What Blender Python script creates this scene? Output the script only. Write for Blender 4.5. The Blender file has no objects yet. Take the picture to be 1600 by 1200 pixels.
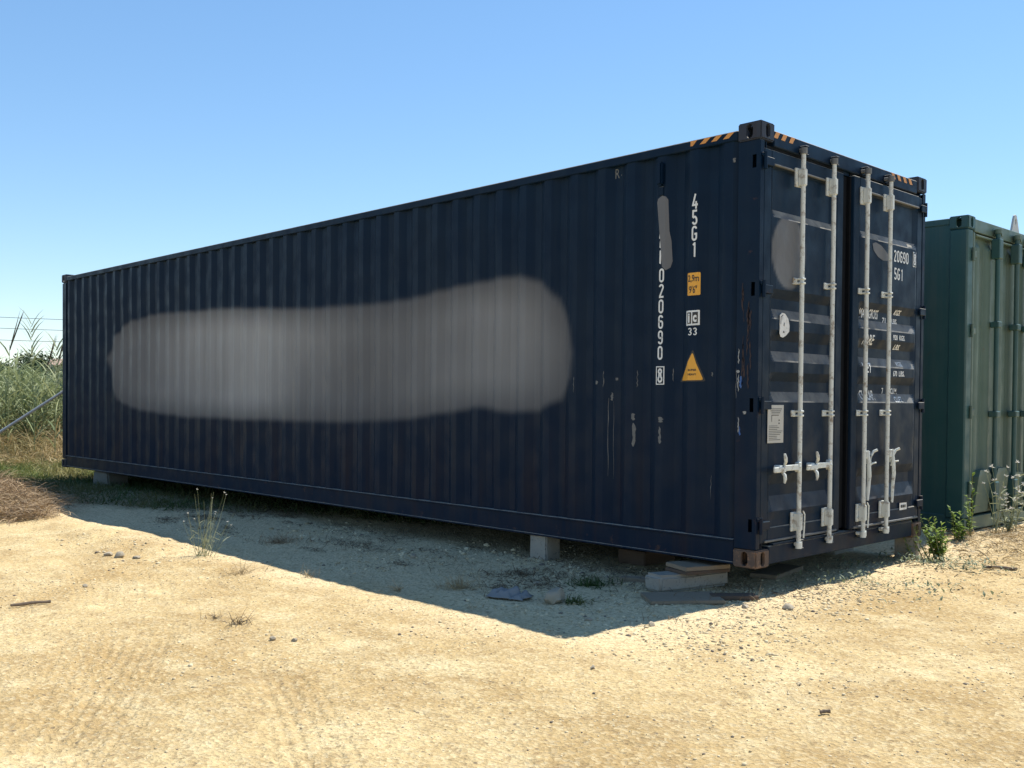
import bpy, bmesh, math, random
import numpy as np
from mathutils import Vector, Matrix

sc = bpy.context.scene
COL = sc.collection
rng = random.Random(7)
nrg = np.random.default_rng(7)

# ------------------------------------------------------------------ camera
CAM = Vector((3.5955, -5.6333, 1.2898))
yaw, pitch, roll, FPX, CX, CY = 2.37198127, -0.0183574639, 0.00860120341, 1570.24276, 810.783, 651.588
fw = Vector((math.cos(pitch)*math.cos(yaw), math.cos(pitch)*math.sin(yaw), math.sin(pitch)))
rt = fw.cross(Vector((0, 0, 1))).normalized(); up = rt.cross(fw)
r2 = math.cos(roll)*rt + math.sin(roll)*up; u2 = -math.sin(roll)*rt + math.cos(roll)*up
cd = bpy.data.cameras.new('camera'); cam = bpy.data.objects.new('camera', cd); COL.objects.link(cam)
m = Matrix.Identity(4)
for i in range(3):
    m[i][0] = r2[i]; m[i][1] = u2[i]; m[i][2] = -fw[i]; m[i][3] = CAM[i]
cam.matrix_world = m
cd.sensor_width = 36; cd.lens = FPX/1600*36
cd.shift_x = (800-CX)/1600; cd.shift_y = (CY-600)/1600
cd.clip_start = 0.05; cd.clip_end = 6000
sc.camera = cam

# ------------------------------------------------------------------ light
SUN = Vector((0.080, 1.716, 3.096)).normalized()
EL = math.asin(SUN.z); AZ = math.atan2(SUN.x, SUN.y)
w = bpy.data.worlds.new('World'); sc.world = w; w.use_nodes = True
wn, wl = w.node_tree.nodes, w.node_tree.links
wn.clear()
sky = wn.new('ShaderNodeTexSky'); sky.sky_type = 'NISHITA'; sky.sun_disc = False
sky.sun_elevation = EL; sky.sun_rotation = AZ; sky.altitude = 0; sky.air_density = 1.0; sky.dust_density = 0.0; sky.ozone_density = 4.0
bg = wn.new('ShaderNodeBackground'); bg.inputs['Strength'].default_value = 0.15
wo = wn.new('ShaderNodeOutputWorld')
# thin low cloud near the horizon, all round
tc = wn.new('ShaderNodeTexCoord'); sp = wn.new('ShaderNodeSeparateXYZ'); wl.new(tc.outputs['Generated'], sp.inputs[0])
mp = wn.new('ShaderNodeMapping'); mp.inputs['Scale'].default_value = (5, 5, 42); wl.new(tc.outputs['Generated'], mp.inputs[0])
nz = wn.new('ShaderNodeTexNoise'); nz.inputs['Scale'].default_value = 1.6; nz.inputs['Detail'].default_value = 7; wl.new(mp.outputs[0], nz.inputs['Vector'])
r1 = wn.new('ShaderNodeValToRGB'); r1.color_ramp.elements[0].position = 0.40; r1.color_ramp.elements[1].position = 0.72; wl.new(nz.outputs['Fac'], r1.inputs[0])
mr = wn.new('ShaderNodeMapRange'); mr.interpolation_type = 'SMOOTHSTEP'
mr.inputs['From Min'].default_value = 0.085; mr.inputs['From Max'].default_value = 0.015; wl.new(sp.outputs['Z'], mr.inputs['Value'])
mu = wn.new('ShaderNodeMath'); mu.operation = 'MULTIPLY'; wl.new(r1.outputs[0], mu.inputs[0]); wl.new(mr.outputs[0], mu.inputs[1])
mu2 = wn.new('ShaderNodeMath'); mu2.operation = 'MULTIPLY'; wl.new(mu.outputs[0], mu2.inputs[0]); mu2.inputs[1].default_value = 0.75
mx = wn.new('ShaderNodeMixRGB'); mx.inputs[2].default_value = (3.6, 4.0, 4.5, 1)
gm_ = wn.new('ShaderNodeGamma'); gm_.inputs['Gamma'].default_value = 0.8; wl.new(sky.outputs[0], gm_.inputs['Color'])
hs = wn.new('ShaderNodeHueSaturation'); hs.inputs['Saturation'].default_value = 1.20; hs.inputs['Hue'].default_value = 0.499; wl.new(gm_.outputs[0], hs.inputs['Color'])
wl.new(mu2.outputs[0], mx.inputs[0]); wl.new(hs.outputs[0], mx.inputs[1]); wl.new(mx.outputs[0], bg.inputs[0]); wl.new(bg.outputs[0], wo.inputs[0])

sl = bpy.data.lights.new('sun', 'SUN'); sl.energy = 4.7; sl.angle = math.radians(0.53); sl.color = (1.0, 0.965, 0.88)
so = bpy.data.objects.new('sun', sl); COL.objects.link(so); so.rotation_euler = SUN.to_track_quat('Z', 'Y').to_euler(); so.location = SUN*60
vs = sc.view_settings; vs.view_transform = 'Standard'; vs.look = 'None'; vs.gamma = 1; vs.use_curve_mapping = False; vs.exposure = 0.72
sc.render.engine = 'CYCLES'; sc.cycles.use_denoising = True; sc.cycles.max_bounces = 5; sc.cycles.diffuse_bounces = 3; sc.cycles.glossy_bounces = 2; sc.cycles.transmission_bounces = 3

# ------------------------------------------------------------------ helpers
def link(o, parent=None):
    COL.objects.link(o)
    if parent is not None:
        o.parent = parent
        q = parent; t = Vector((0, 0, 0))
        o.matrix_parent_inverse = WORLD[parent.name].inverted()
    WORLD[o.name] = Matrix.Translation(o.location) if o.type == 'EMPTY' and parent is None else Matrix.Identity(4)
    return o
WORLD = {}
def tag(o, label=None, cat=None, group=None, kind=None):
    if label: o['label'] = label
    if cat: o['category'] = cat
    if group: o['group'] = group
    if kind: o['kind'] = kind
    return o
def thing(name, loc, label, cat, group=None):
    o = bpy.data.objects.new(name, None); o.location = loc; o.empty_display_size = 0.2
    link(o); return tag(o, label, cat, group)
def pyobj(name, v, f, mat, parent=None, smooth=False):
    me = bpy.data.meshes.new(name); me.from_pydata([tuple(a) for a in v], [], f); me.update()
    if smooth: me.polygons.foreach_set('use_smooth', [True]*len(me.polygons))
    me.materials.append(mat)
    return link(bpy.data.objects.new(name, me), parent)
def bmobj(name, bm, mat, parent=None, smooth=False):
    bmesh.ops.recalc_face_normals(bm, faces=bm.faces)
    me = bpy.data.meshes.new(name); bm.to_mesh(me); bm.free()
    if smooth is True: me.polygons.foreach_set('use_smooth', [True]*len(me.polygons))
    elif smooth:
        me.polygons.foreach_set('use_smooth', [True]*len(me.polygons)); me.set_sharp_from_angle(angle=math.radians(smooth))
    me.materials.append(mat)
    return link(bpy.data.objects.new(name, me), parent)
def merge(bm, b2, M=None):
    if M is not None: bmesh.ops.transform(b2, matrix=M, verts=b2.verts)
    me = bpy.data.meshes.new('tmp'); b2.to_mesh(me); b2.free(); bm.from_mesh(me); bpy.data.meshes.remove(me)
def box(bm, x0, x1, y0, y1, z0, z1, bev=0.0, M=None, seg=1):
    b = bmesh.new(); bmesh.ops.create_cube(b, size=1)
    for v in b.verts: v.co = Vector(((x0+x1)/2+v.co.x*(x1-x0), (y0+y1)/2+v.co.y*(y1-y0), (z0+z1)/2+v.co.z*(z1-z0)))
    if bev: bmesh.ops.bevel(b, geom=b.edges[:], offset=bev, segments=seg, affect='EDGES', clamp_overlap=True)
    merge(bm, b, M)
def cyl(bm, p0, p1, r0, r1=None, seg=14, cap=True):
    p0, p1 = Vector(p0), Vector(p1); d = p1-p0
    b = bmesh.new(); bmesh.ops.create_cone(b, cap_ends=cap, segments=seg, radius1=r0, radius2=r0 if r1 is None else r1, depth=d.length)
    merge(bm, b, Matrix.Translation((p0+p1)/2) @ d.to_track_quat('Z', 'Y').to_matrix().to_4x4())
def tube(bm, pts, r, seg=6):
    pts = [Vector(p) for p in pts]; rs = r if isinstance(r, (list, tuple)) else [r]*len(pts)
    rings = []
    for i, p in enumerate(pts):
        d = (pts[min(i+1, len(pts)-1)]-pts[max(i-1, 0)]).normalized()
        a = d.cross(Vector((0.13, 0.21, 1))); a = a.normalized() if a.length > 1e-4 else Vector((1, 0, 0)); c = d.cross(a)
        rings.append([bm.verts.new(p+rs[i]*(math.cos(t)*a+math.sin(t)*c)) for t in [2*math.pi*k/seg for k in range(seg)]])
    for A, B in zip(rings, rings[1:]):
        for k in range(seg): bm.faces.new((A[k], A[(k+1) % seg], B[(k+1) % seg], B[k]))
    bm.faces.new(rings[0][::-1]); bm.faces.new(rings[-1])

# numpy value noise
_T = nrg.random((256, 256))
def vnoise(x, y):
    x = np.asarray(x, float); y = np.asarray(y, float)
    xi = np.floor(x).astype(int); yi = np.floor(y).astype(int); fx = x-xi; fy = y-yi
    fx = fx*fx*(3-2*fx); fy = fy*fy*(3-2*fy)
    a = _T[xi & 255, yi & 255]; b = _T[(xi+1) & 255, yi & 255]; c = _T[xi & 255, (yi+1) & 255]; d = _T[(xi+1) & 255, (yi+1) & 255]
    return (a*(1-fx)+b*fx)*(1-fy)+(c*(1-fx)+d*fx)*fy*1.0 - 0.5
def fbm(x, y, s, oct=3):
    v = 0; a = 1.0
    for k in range(oct):
        v = v+a*vnoise(np.asarray(x)*s+17.3*k, np.asarray(y)*s-9.1*k); s *= 2.07; a *= 0.5
    return v
def sst(a, b, x):
    t = np.clip((np.asarray(x, float)-a)/(b-a), 0, 1); return t*t*(3-2*t)

# ------------------------------------------------------------------ materials
class NT:
    def __init__(s, name):
        s.m = bpy.data.materials.new(name); s.m.use_nodes = True; s.t = s.m.node_tree; s.t.nodes.clear()
        s.b = s.n('ShaderNodeBsdfPrincipled'); s.o = s.n('ShaderNodeOutputMaterial'); s.l(s.b.outputs[0], s.o.inputs['Surface'])
        s.tc = s.n('ShaderNodeTexCoord').outputs['Object']
    def n(s, k): return s.t.nodes.new(k)
    def l(s, a, b): s.t.links.new(a, b)
    def set(s, node, key, v):
        if hasattr(v, 'is_linked') or isinstance(v, bpy.types.NodeSocket): s.l(v, node.inputs[key])
        else: node.inputs[key].default_value = v
    def mapping(s, sc_, rot=(0, 0, 0), loc=(0, 0, 0)):
        q = s.n('ShaderNodeMapping'); q.inputs['Scale'].default_value = sc_; q.inputs['Rotation'].default_value = rot; q.inputs['Location'].default_value = loc
        s.l(s.tc, q.inputs[0]); return q.outputs[0]
    def noise(s, scale, detail=4, rough=0.55, vec=None, dist=0.0):
        q = s.n('ShaderNodeTexNoise'); q.inputs['Scale'].default_value = scale; q.inputs['Detail'].default_value = detail
        q.inputs['Roughness'].default_value = rough; q.inputs['Distortion'].default_value = dist
        s.l(vec or s.tc, q.inputs['Vector']); return q.outputs['Fac']
    def ramp(s, fac, a, b, ca=(0, 0, 0, 1), cb=(1, 1, 1, 1)):
        q = s.n('ShaderNodeValToRGB'); e = q.color_ramp.elements; e[0].position = a; e[1].position = b; e[0].color = ca; e[1].color = cb
        s.l(fac, q.inputs[0]); return q.outputs[0]
    def mix(s, f, a, b):
        q = s.n('ShaderNodeMixRGB'); s.set(q, 0, f)
        for i, c in ((1, a), (2, b)):
            if isinstance(c, tuple): q.inputs[i].default_value = c if len(c) == 4 else c+(1,)
            else: s.l(c, q.inputs[i])
        return q.outputs[0]
    def math(s, op, a, b=0.0, c=None):
        q = s.n('ShaderNodeMath'); q.operation = op; s.set(q, 0, a); s.set(q, 1, b)
        if c is not None: s.set(q, 2, c)
        return q.outputs[0]
    def mr(s, v, a, b, c=0.0, d=1.0):
        q = s.n('ShaderNodeMapRange'); q.interpolation_type = 'SMOOTHSTEP'; s.l(v, q.inputs['Value'])
        q.inputs['From Min'].default_value = a; q.inputs['From Max'].default_value = b; q.inputs['To Min'].default_value = c; q.inputs['To Max'].default_value = d
        return q.outputs[0]
    def xyz(s):
        q = s.n('ShaderNodeSeparateXYZ'); s.l(s.tc, q.inputs[0]); return q.outputs
    def attr(s, name):
        q = s.n('ShaderNodeAttribute'); q.attribute_name = name; return q.outputs['Fac']
    def island(s):
        return s.n('ShaderNodeNewGeometry').outputs['Random Per Island']
    def objrand(s): return s.n('ShaderNodeObjectInfo').outputs['Random']
    def bump(s, h, strength=0.3, dist=0.01, normal=None):
        q = s.n('ShaderNodeBump'); q.inputs['Strength'].default_value = strength; q.inputs['Distance'].default_value = dist; s.l(h, q.inputs['Height'])
        if normal is not None: s.l(normal, q.inputs['Normal'])
        return q.outputs[0]
    def out(s, col, rough=0.6, metal=0.0, spec=0.5, normal=None, trans=None):
        if isinstance(col, tuple): s.b.inputs['Base Color'].default_value = col if len(col) == 4 else col+(1,)
        else: s.l(col, s.b.inputs['Base Color'])
        s.set(s.b, 'Roughness', rough); s.b.inputs['Metallic'].default_value = metal; s.b.inputs['Specular IOR Level'].default_value = spec
        if normal is not None: s.l(normal, s.b.inputs['Normal'])
        if trans:
            tr = s.n('ShaderNodeBsdfTranslucent'); ms = s.n('ShaderNodeMixShader'); ms.inputs[0].default_value = trans
            if isinstance(col, tuple): tr.inputs[0].default_value = col if len(col) == 4 else col+(1,)
            else: s.l(col, tr.inputs[0])
            s.l(s.b.outputs[0], ms.inputs[1]); s.l(tr.outputs[0], ms.inputs[2]); s.l(ms.outputs[0], s.o.inputs['Surface'])
        return s.m

def navy(name, over=False, rust=0.0, base=((0.0015, 0.0105, 0.028), (0.0024, 0.0135, 0.035))):
    n = NT(name)
    c = n.mix(n.noise(1.3, 5), base[0], base[1])
    streak = n.noise(1.0, 5, 0.65, n.mapping((9, 9, 0.55)))
    c = n.mix(n.math('MULTIPLY', n.ramp(streak, 0.45, 0.80), 0.42), c, (0.016, 0.026, 0.038))
    z = n.xyz()[2]
    low = n.math('MULTIPLY', n.mr(z, 1.5, 0.35), n.ramp(n.noise(1.0, 4, 0.6, n.mapping((6, 6, 0.5), loc=(3, 1, 2))), 0.50, 0.78))
    c = n.mix(n.math('MULTIPLY', low, 0.55), c, (0.036, 0.019, 0.015))
    spots = n.ramp(n.noise(7, 8, 0.7), 0.70-0.22*rust, 0.78-0.18*rust)
    c = n.mix(n.math('MULTIPLY', spots, 0.35+0.5*rust), c, (0.11, 0.055, 0.035))
    rough = n.mr(n.noise(5, 4), 0.3, 0.7, 0.36, 0.58)
    gn = n.n('ShaderNodeSeparateXYZ'); n.l(n.n('ShaderNodeNewGeometry').outputs['Normal'], gn.inputs[0])
    dust = n.math('MULTIPLY', n.mr(gn.outputs[2], 0.25, 0.60), n.mr(n.noise(11, 5, 0.65), 0.25, 0.65, 0.4, 0.85))
    c = n.mix(dust, c, (0.36, 0.33, 0.275))
    if over:  # grey stand-in for blurred-out logos, mixed into the navy
        a = n.attr('blur_standin'); b = n.attr('blur_tone')
        g = n.mix(b, (0.084, 0.087, 0.096), (0.42, 0.42, 0.418))
        g = n.mix(n.math('MULTIPLY', n.ramp(streak, 0.42, 0.75), 0.25), g, (0.10, 0.098, 0.095))
        c = n.mix(a, c, g)
    nb = n.bump(n.noise(3.2, 3), 0.25, 0.02, n.bump(n.noise(180, 2), 0.06, 0.002))
    return n.out(c, rough, 0, 0.13, nb)
M = {}
M['navy'] = navy('navy paint'); M['side'] = navy('navy side paint', over=True); M['post'] = navy('navy worn paint', rust=0.45)
M['door'] = navy('navy door paint', over=True, base=((0.0030, 0.0135, 0.033), (0.0055, 0.019, 0.041)))
M['cast'] = navy('casting paint', rust=0.35, base=((0.030, 0.038, 0.058), (0.048, 0.052, 0.066)))
n = NT('rusty casting'); c = n.mix(n.noise(14, 6, 0.65), (0.16, 0.105, 0.075), (0.055, 0.048, 0.046)); c = n.mix(n.ramp(n.noise(30, 5), 0.52, 0.66), c, (0.24, 0.14, 0.085))
M['rust'] = n.out(c, 0.85, 0, 0.3, n.bump(n.noise(60, 4), 0.4, 0.004))
n = NT('faint rust'); M['rustfaint'] = n.out(n.mix(n.noise(50, 6, 0.7), (0.012, 0.020, 0.035), (0.085, 0.052, 0.040)), 0.8, 0, 0.2)
n = NT('galvanised rod'); c = n.mix(n.noise(4, 6, 0.7, n.mapping((6, 6, 1))), (0.56, 0.59, 0.56), (0.70, 0.71, 0.67)); c = n.mix(n.ramp(n.noise(16, 6, 0.75), 0.52, 0.66), c, (0.27, 0.22, 0.165))
M['galv'] = n.out(c, 0.5, 0.0, 0.5, n.bump(n.noise(90, 3), 0.15, 0.002))
n = NT('black rubber'); M['rubber'] = n.out(n.mix(n.noise(20), (0.003, 0.004, 0.006), (0.008, 0.009, 0.011)), 0.7, 0, 0.1)
n = NT('white marking'); M['white'] = n.out(n.mix(n.ramp(n.noise(45, 5, 0.7), 0.55, 0.75), (0.70, 0.71, 0.70), (0.40, 0.42, 0.43)), 0.5)
n = NT('dirty white sticker'); M['sticker'] = n.out(n.mix(n.ramp(n.noise(30, 6, 0.7), 0.5, 0.7), (0.72, 0.71, 0.68), (0.42, 0.41, 0.40)), 0.45)
n = NT('plate'); M['plate'] = n.out(n.mix(n.noise(25, 5), (0.40, 0.39, 0.36), (0.52, 0.50, 0.46)), 0.45, 0.1)
n = NT('dark print'); M['ink'] = n.out((0.03, 0.028, 0.026), 0.6)
n = NT('orange stripe'); M['orange'] = n.out(n.mix(n.ramp(n.noise(40, 5, 0.7), 0.5, 0.7), (0.62, 0.27, 0.05), (0.42, 0.20, 0.07)), 0.5)
n = NT('yellow sticker'); M['yellow'] = n.out(n.mix(n.noise(12), (0.70, 0.32, 0.02), (0.78, 0.38, 0.03)), 0.4)
n = NT('grey overpaint'); M['over'] = n.out(n.mix(n.noise(6, 4), (0.10, 0.103, 0.112), (0.14, 0.142, 0.148)), 0.6)  # added grey standing in for blurred lettering
n = NT('scuff'); M['scuff'] = n.out(n.mix(n.noise(60, 5), (0.06, 0.068, 0.078), (0.21, 0.205, 0.19)), 0.7)
n = NT('chalk scuff'); M['chalk'] = n.out(n.mix(n.noise(60, 5), (0.16, 0.17, 0.18), (0.40, 0.40, 0.385)), 0.8)
n = NT('blue scrape'); M['bluescuff'] = n.out((0.03, 0.10, 0.30), 0.6)
def greenm(name, a, b):
    n = NT(name); c = n.mix(n.noise(1.6, 5), a, b)
    c = n.mix(n.math('MULTIPLY', n.ramp(n.noise(1, 5, 0.65, n.mapping((9, 9, 0.5))), 0.46, 0.8), 0.4), c, (0.13, 0.135, 0.11))
    c = n.mix(n.math('MULTIPLY', n.ramp(n.noise(9, 7, 0.7), 0.64, 0.74), 0.5), c, (0.10, 0.06, 0.035))
    return n.out(c, n.mr(n.noise(6), 0.3, 0.7, 0.42, 0.62), 0, 0.45, n.bump(n.noise(4, 3), 0.2, 0.015))
M['green'] = greenm('green paint', (0.022, 0.076, 0.074), (0.032, 0.092, 0.088))
M['greendoor'] = greenm('faded green paint', (0.072, 0.120, 0.092), (0.100, 0.150, 0.115))
n = NT('concrete'); c = n.mix(n.noise(6, 6, 0.65), (0.26, 0.235, 0.195), (0.40, 0.365, 0.305)); c = n.mix(n.ramp(n.noise(40, 4), 0.58, 0.68), c, (0.20, 0.19, 0.17))
M['conc'] = n.out(c, 0.95, 0, 0.2, n.bump(n.noise(50, 6, 0.7), 0.6, 0.008))
n = NT('old dark concrete'); M['oldconc'] = n.out(n.mix(n.noise(6, 6, 0.65), (0.13, 0.12, 0.095), (0.26, 0.24, 0.20)), 0.95, 0, 0.2, n.bump(n.noise(50, 6, 0.7), 0.6, 0.008))
n = NT('weathered wood'); g = n.noise(5, 6, 0.65, n.mapping((1.5, 14, 30))); c = n.mix(g, (0.17, 0.125, 0.085), (0.34, 0.27, 0.19))
M['wood'] = n.out(c, 0.85, 0, 0.25, n.bump(g, 0.4, 0.004))
n = NT('reddish timber'); g = n.noise(5, 6, 0.65, n.mapping((1.5, 14, 30))); M['timber'] = n.out(n.mix(g, (0.075, 0.052, 0.038), (0.16, 0.11, 0.078)), 0.85, 0, 0.25, n.bump(g, 0.4, 0.004))
n = NT('plastic sheet'); M['plastic'] = n.out(n.mix(n.noise(14, 5), (0.14, 0.14, 0.14), (0.25, 0.245, 0.235)), 0.45, 0, 0.5)
n = NT('rock'); c = n.mix(n.noise(9, 6, 0.65), (0.28, 0.235, 0.17), (0.42, 0.36, 0.27)); M['rock'] = n.out(c, 0.95, 0, 0.2, n.bump(n.noise(40, 6, 0.7), 0.6, 0.008))
n = NT('dark stick'); M['stick'] = n.out(n.mix(n.noise(20, 5, 0.6, n.mapping((1, 1, 1))), (0.09, 0.065, 0.045), (0.20, 0.15, 0.11)), 0.9, 0, 0.2, n.bump(n.noise(60, 4), 0.5, 0.004))
n = NT('pebbles'); r = n.island(); c = n.mix(n.ramp(r, 0.15, 0.9), (0.40, 0.30, 0.165), (0.66, 0.55, 0.36)); c = n.mix(n.ramp(r, 0.10, 0.11, (1, 1, 1, 1), (0, 0, 0, 1)), c, (0.17, 0.14, 0.11))
M['pebble'] = n.out(c, 0.95, 0, 0.2)
n = NT('metal pole'); M['pole'] = n.out(n.mix(n.noise(12, 5), (0.30, 0.31, 0.32), (0.44, 0.45, 0.46)), 0.5, 0.3)
def leafm(name, a, b, c3=None, trans=0.3):
    n = NT(name); r = n.island(); c = n.mix(r, a, b)
    if c3: c = n.mix(n.ramp(n.noise(1.1, 4), 0.45, 0.62), c, c3)
    return n.out(c, 0.6, 0, 0.3, None, trans)
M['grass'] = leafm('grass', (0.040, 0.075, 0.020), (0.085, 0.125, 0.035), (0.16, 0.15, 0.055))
M['reed'] = leafm('reed leaves', (0.16, 0.21, 0.095), (0.33, 0.35, 0.17), (0.24, 0.27, 0.13))
M['drygrass'] = leafm('dry grass', (0.30, 0.20, 0.09), (0.50, 0.38, 0.19), (0.24, 0.20, 0.08))
M['brush'] = leafm('dry brush', (0.18, 0.115, 0.062), (0.44, 0.32, 0.19), None, 0.15)
M['straw'] = leafm('straw', (0.30, 0.22, 0.12), (0.45, 0.35, 0.20), None, 0.2)
M['darktuft'] = leafm('dead weeds', (0.10, 0.075, 0.05), (0.20, 0.15, 0.09), None, 0.1)
M['leaf'] = leafm('fresh leaves', (0.12, 0.20, 0.03), (0.26, 0.35, 0.07), None, 0.4)
M['greyleaf'] = leafm('grey green leaves', (0.13, 0.16, 0.09), (0.22, 0.25, 0.16), None, 0.25)
M['stem'] = leafm('stems', (0.16, 0.17, 0.06), (0.26, 0.24, 0.11), None, 0.1)
M['fluff'] = leafm('seed heads', (0.62, 0.60, 0.54), (0.75, 0.73, 0.68), None, 0.3)
M['cane'] = leafm('pale plume', (0.30, 0.32, 0.17), (0.44, 0.45, 0.28), None, 0.3)
M['treeleaf'] = leafm('far tree leaves', (0.030, 0.055, 0.022), (0.055, 0.085, 0.035), None, 0.2)
n = NT('bark'); M['bark'] = n.out(n.mix(n.noise(10), (0.09, 0.065, 0.045), (0.16, 0.12, 0.09)), 0.9)
n = NT('house wall'); M['house'] = n.out(n.mix(n.noise(2), (0.62, 0.60, 0.56), (0.70, 0.68, 0.64)), 0.8)
n = NT('roof'); M['roof'] = n.out(n.mix(n.noise(4), (0.30, 0.20, 0.15), (0.40, 0.28, 0.22)), 0.85)
n = NT('glass dark'); M['pane'] = n.out((0.03, 0.035, 0.04), 0.15)
n = NT('wire'); M['wire'] = n.out((0.06, 0.065, 0.075), 0.6)

# ground material
n = NT('sandy ground')
X = n.xyz()
c = n.mix(n.ramp(n.noise(0.55, 7, 0.66, None, 0.6), 0.38, 0.62), (0.42, 0.29, 0.13), (0.62, 0.475, 0.25))
c = n.mix(n.math('MULTIPLY', n.ramp(n.noise(2.3, 8, 0.72, n.mapping((1, 1.5, 1), rot=(0, 0, 0.5))), 0.46, 0.66), 0.7), c, (0.34, 0.23, 0.105))
c = n.mix(n.math('MULTIPLY', n.ramp(n.noise(1.5, 8, 0.7, n.mapping((1, 1, 1), loc=(5, 9, 0))), 0.50, 0.66), 0.65), c, (0.70, 0.58, 0.345))
# pale limestone gravel along the container, colour lightened and warmed to brighten its shadow
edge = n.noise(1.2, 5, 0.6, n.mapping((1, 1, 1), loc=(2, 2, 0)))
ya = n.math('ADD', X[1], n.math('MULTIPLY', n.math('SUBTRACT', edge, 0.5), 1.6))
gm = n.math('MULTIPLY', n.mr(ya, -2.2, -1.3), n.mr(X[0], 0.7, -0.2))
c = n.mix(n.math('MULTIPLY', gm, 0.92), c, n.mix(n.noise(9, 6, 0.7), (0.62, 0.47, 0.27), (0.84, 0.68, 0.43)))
# humus under the grass at the far end
gl = n.math('ADD', n.math('MULTIPLY', X[0], 0.52), 3.25)
hm = n.mr(n.math('SUBTRACT', n.math('ADD', X[1], n.math('MULTIPLY', n.math('SUBTRACT', edge, 0.5), 1.2)), gl), -0.25, 0.35)
hm = n.math('MULTIPLY', hm, n.mr(X[0], -5.2, -6.6))
c = n.mix(n.math('MULTIPLY', hm, 0.85), c, n.mix(n.noise(5, 6, 0.7), (0.085, 0.072, 0.035), (0.22, 0.18, 0.10)))
fine = n.noise(34, 8, 0.78)
c = n.mix(n.math('MULTIPLY', n.ramp(fine, 0.50, 0.66), 0.75), c, (0.26, 0.175, 0.085))
vg = n.n('ShaderNodeTexVoronoi'); vg.inputs['Scale'].default_value = 58; n.l(n.tc, vg.inputs['Vector'])
cellv = n.n('ShaderNodeSeparateColor'); n.l(vg.outputs['Color'], cellv.inputs[0])
c = n.mix(n.math('MULTIPLY', n.ramp(cellv.outputs[0], 0.55, 1.0), 0.35), c, (0.74, 0.64, 0.42))
c = n.mix(n.math('MULTIPLY', n.ramp(cellv.outputs[1], 0.72, 1.0), 0.5), c, (0.24, 0.165, 0.09))
vo = n.n('ShaderNodeTexVoronoi'); vo.inputs['Scale'].default_value = 24; n.l(n.tc, vo.inputs['Vector'])
vos = n.n('ShaderNodeSeparateColor'); n.l(vo.outputs['Color'], vos.inputs[0])
spk = n.math('MULTIPLY', n.ramp(vo.outputs['Distance'], 0.16, 0.26, (1, 1, 1, 1), (0, 0, 0, 1)), n.ramp(vos.outputs[0], 0.86, 0.88))
c = n.mix(n.math('MULTIPLY', spk, 0.7), c, (0.15, 0.115, 0.08))
b1 = n.bump(n.noise(20, 8, 0.76), 0.8, 0.022)
b2 = n.bump(vg.outputs['Distance'], 0.55, 0.010, b1)
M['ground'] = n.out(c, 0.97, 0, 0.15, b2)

# ------------------------------------------------------------------ ground
def H(x, y):
    x = np.asarray(x, float); y = np.asarray(y, float)
    dcam = np.hypot(x-CAM.x, y-CAM.y)
    h = 0.020*fbm(x, y, 0.55, 3)
    fade = 1-sst(14, 40, dcam)
    h = h+fade*(0.009*fbm(x+3, y, 3.1, 3)+0.009*fbm(x, y+7, 12.0, 3))
    rough = sst(-0.1, 0.25, fbm(x+11, y+4, 0.8, 2))
    h = h+fade*(0.35+rough)*0.010*np.abs(fbm(x, y, 30.0, 2))
    # low berm beside the track, left of centre
    h = h+0.055*np.exp(-((x+5.2)/1.3)**2-((y+2.05)/0.40)**2)*(0.6+1.2*fbm(x, y, 2.5, 2))
    # tyre tracks
    for (ax, ay, ang, bend) in ((-1.2, -3.6, 2.62, 0.035), (-0.62, -4.15, 2.62, 0.035), (-2.0, -2.6, 2.8, 0.02), (2.2, 1.0, 2.25, -0.02), (2.75, 1.3, 2.25, -0.02), (1.55, -1.6, 1.354, 0.02), (2.0, -1.75, 1.354, 0.02)):
        dx, dy = math.cos(ang), math.sin(ang)
        s = (x-ax)*dx+(y-ay)*dy; t = -(x-ax)*dy+(y-ay)*dx-bend*s*s
        on = (1-sst(5, 8, np.abs(s)))*sst(-0.25, 0.2, fbm(x+31, y, 0.7, 2)); tt = np.abs(t)
        tread = np.exp(-((tt-0.03)/0.016)**2)+np.exp(-((tt-0.085)/0.016)**2)+0.8*np.exp(-((tt-0.135)/0.014)**2)
        h = h-on*0.009*tread*(0.65+0.35*np.sin(s*60+tt*40))-on*0.006*np.exp(-(t/0.15)**2)
    # slight rise towards the second container
    h = h+0.085*sst(2.4, 3.5, y)*sst(-4, -2, x)*(1-sst(14, 20, y))
    # heap under the dry brush
    h = h+0.16*np.exp(-((x+9.0)/1.3)**2-((y+1.95)/0.40)**2)
    return h
yawd = math.degrees(yaw)
angs = list(np.arange(yawd-52, yawd+52, 0.13)) + list(np.arange(yawd+52, yawd+308, 3.2))
angs = np.radians(np.array(angs))
rad = [0.0]+list(np.linspace(0.25, 1.6, 10))
while rad[-1] < 26: rad.append(rad[-1]*1.0062)
while rad[-1] < 3500: rad.append(rad[-1]*1.16)
rad = np.array(rad[1:])
A, Rr = np.meshgrid(angs, rad)
gx = CAM.x+Rr*np.cos(A); gy = CAM.y+Rr*np.sin(A); gz = H(gx, gy)
na, nr = len(angs), len(rad)
verts = np.stack([gx.ravel(), gy.ravel(), gz.ravel()], 1)
verts = np.vstack([verts, [[CAM.x, CAM.y, float(H(CAM.x, CAM.y))]]])
i0 = np.arange(nr-1)[:, None]*na; j = np.arange(na)[None, :]; j2 = (j+1) % na
quads = np.stack([(i0+j).ravel(), (i0+na+j).ravel(), (i0+na+j2).ravel(), (i0+j2).ravel()], 1)
me = bpy.data.meshes.new('ground')
me.vertices.add(len(verts)); me.vertices.foreach_set('co', verts.ravel())
nq = len(quads); tri = np.stack([np.full(na, len(verts)-1), np.arange(na), (np.arange(na)+1) % na], 1)
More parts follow.
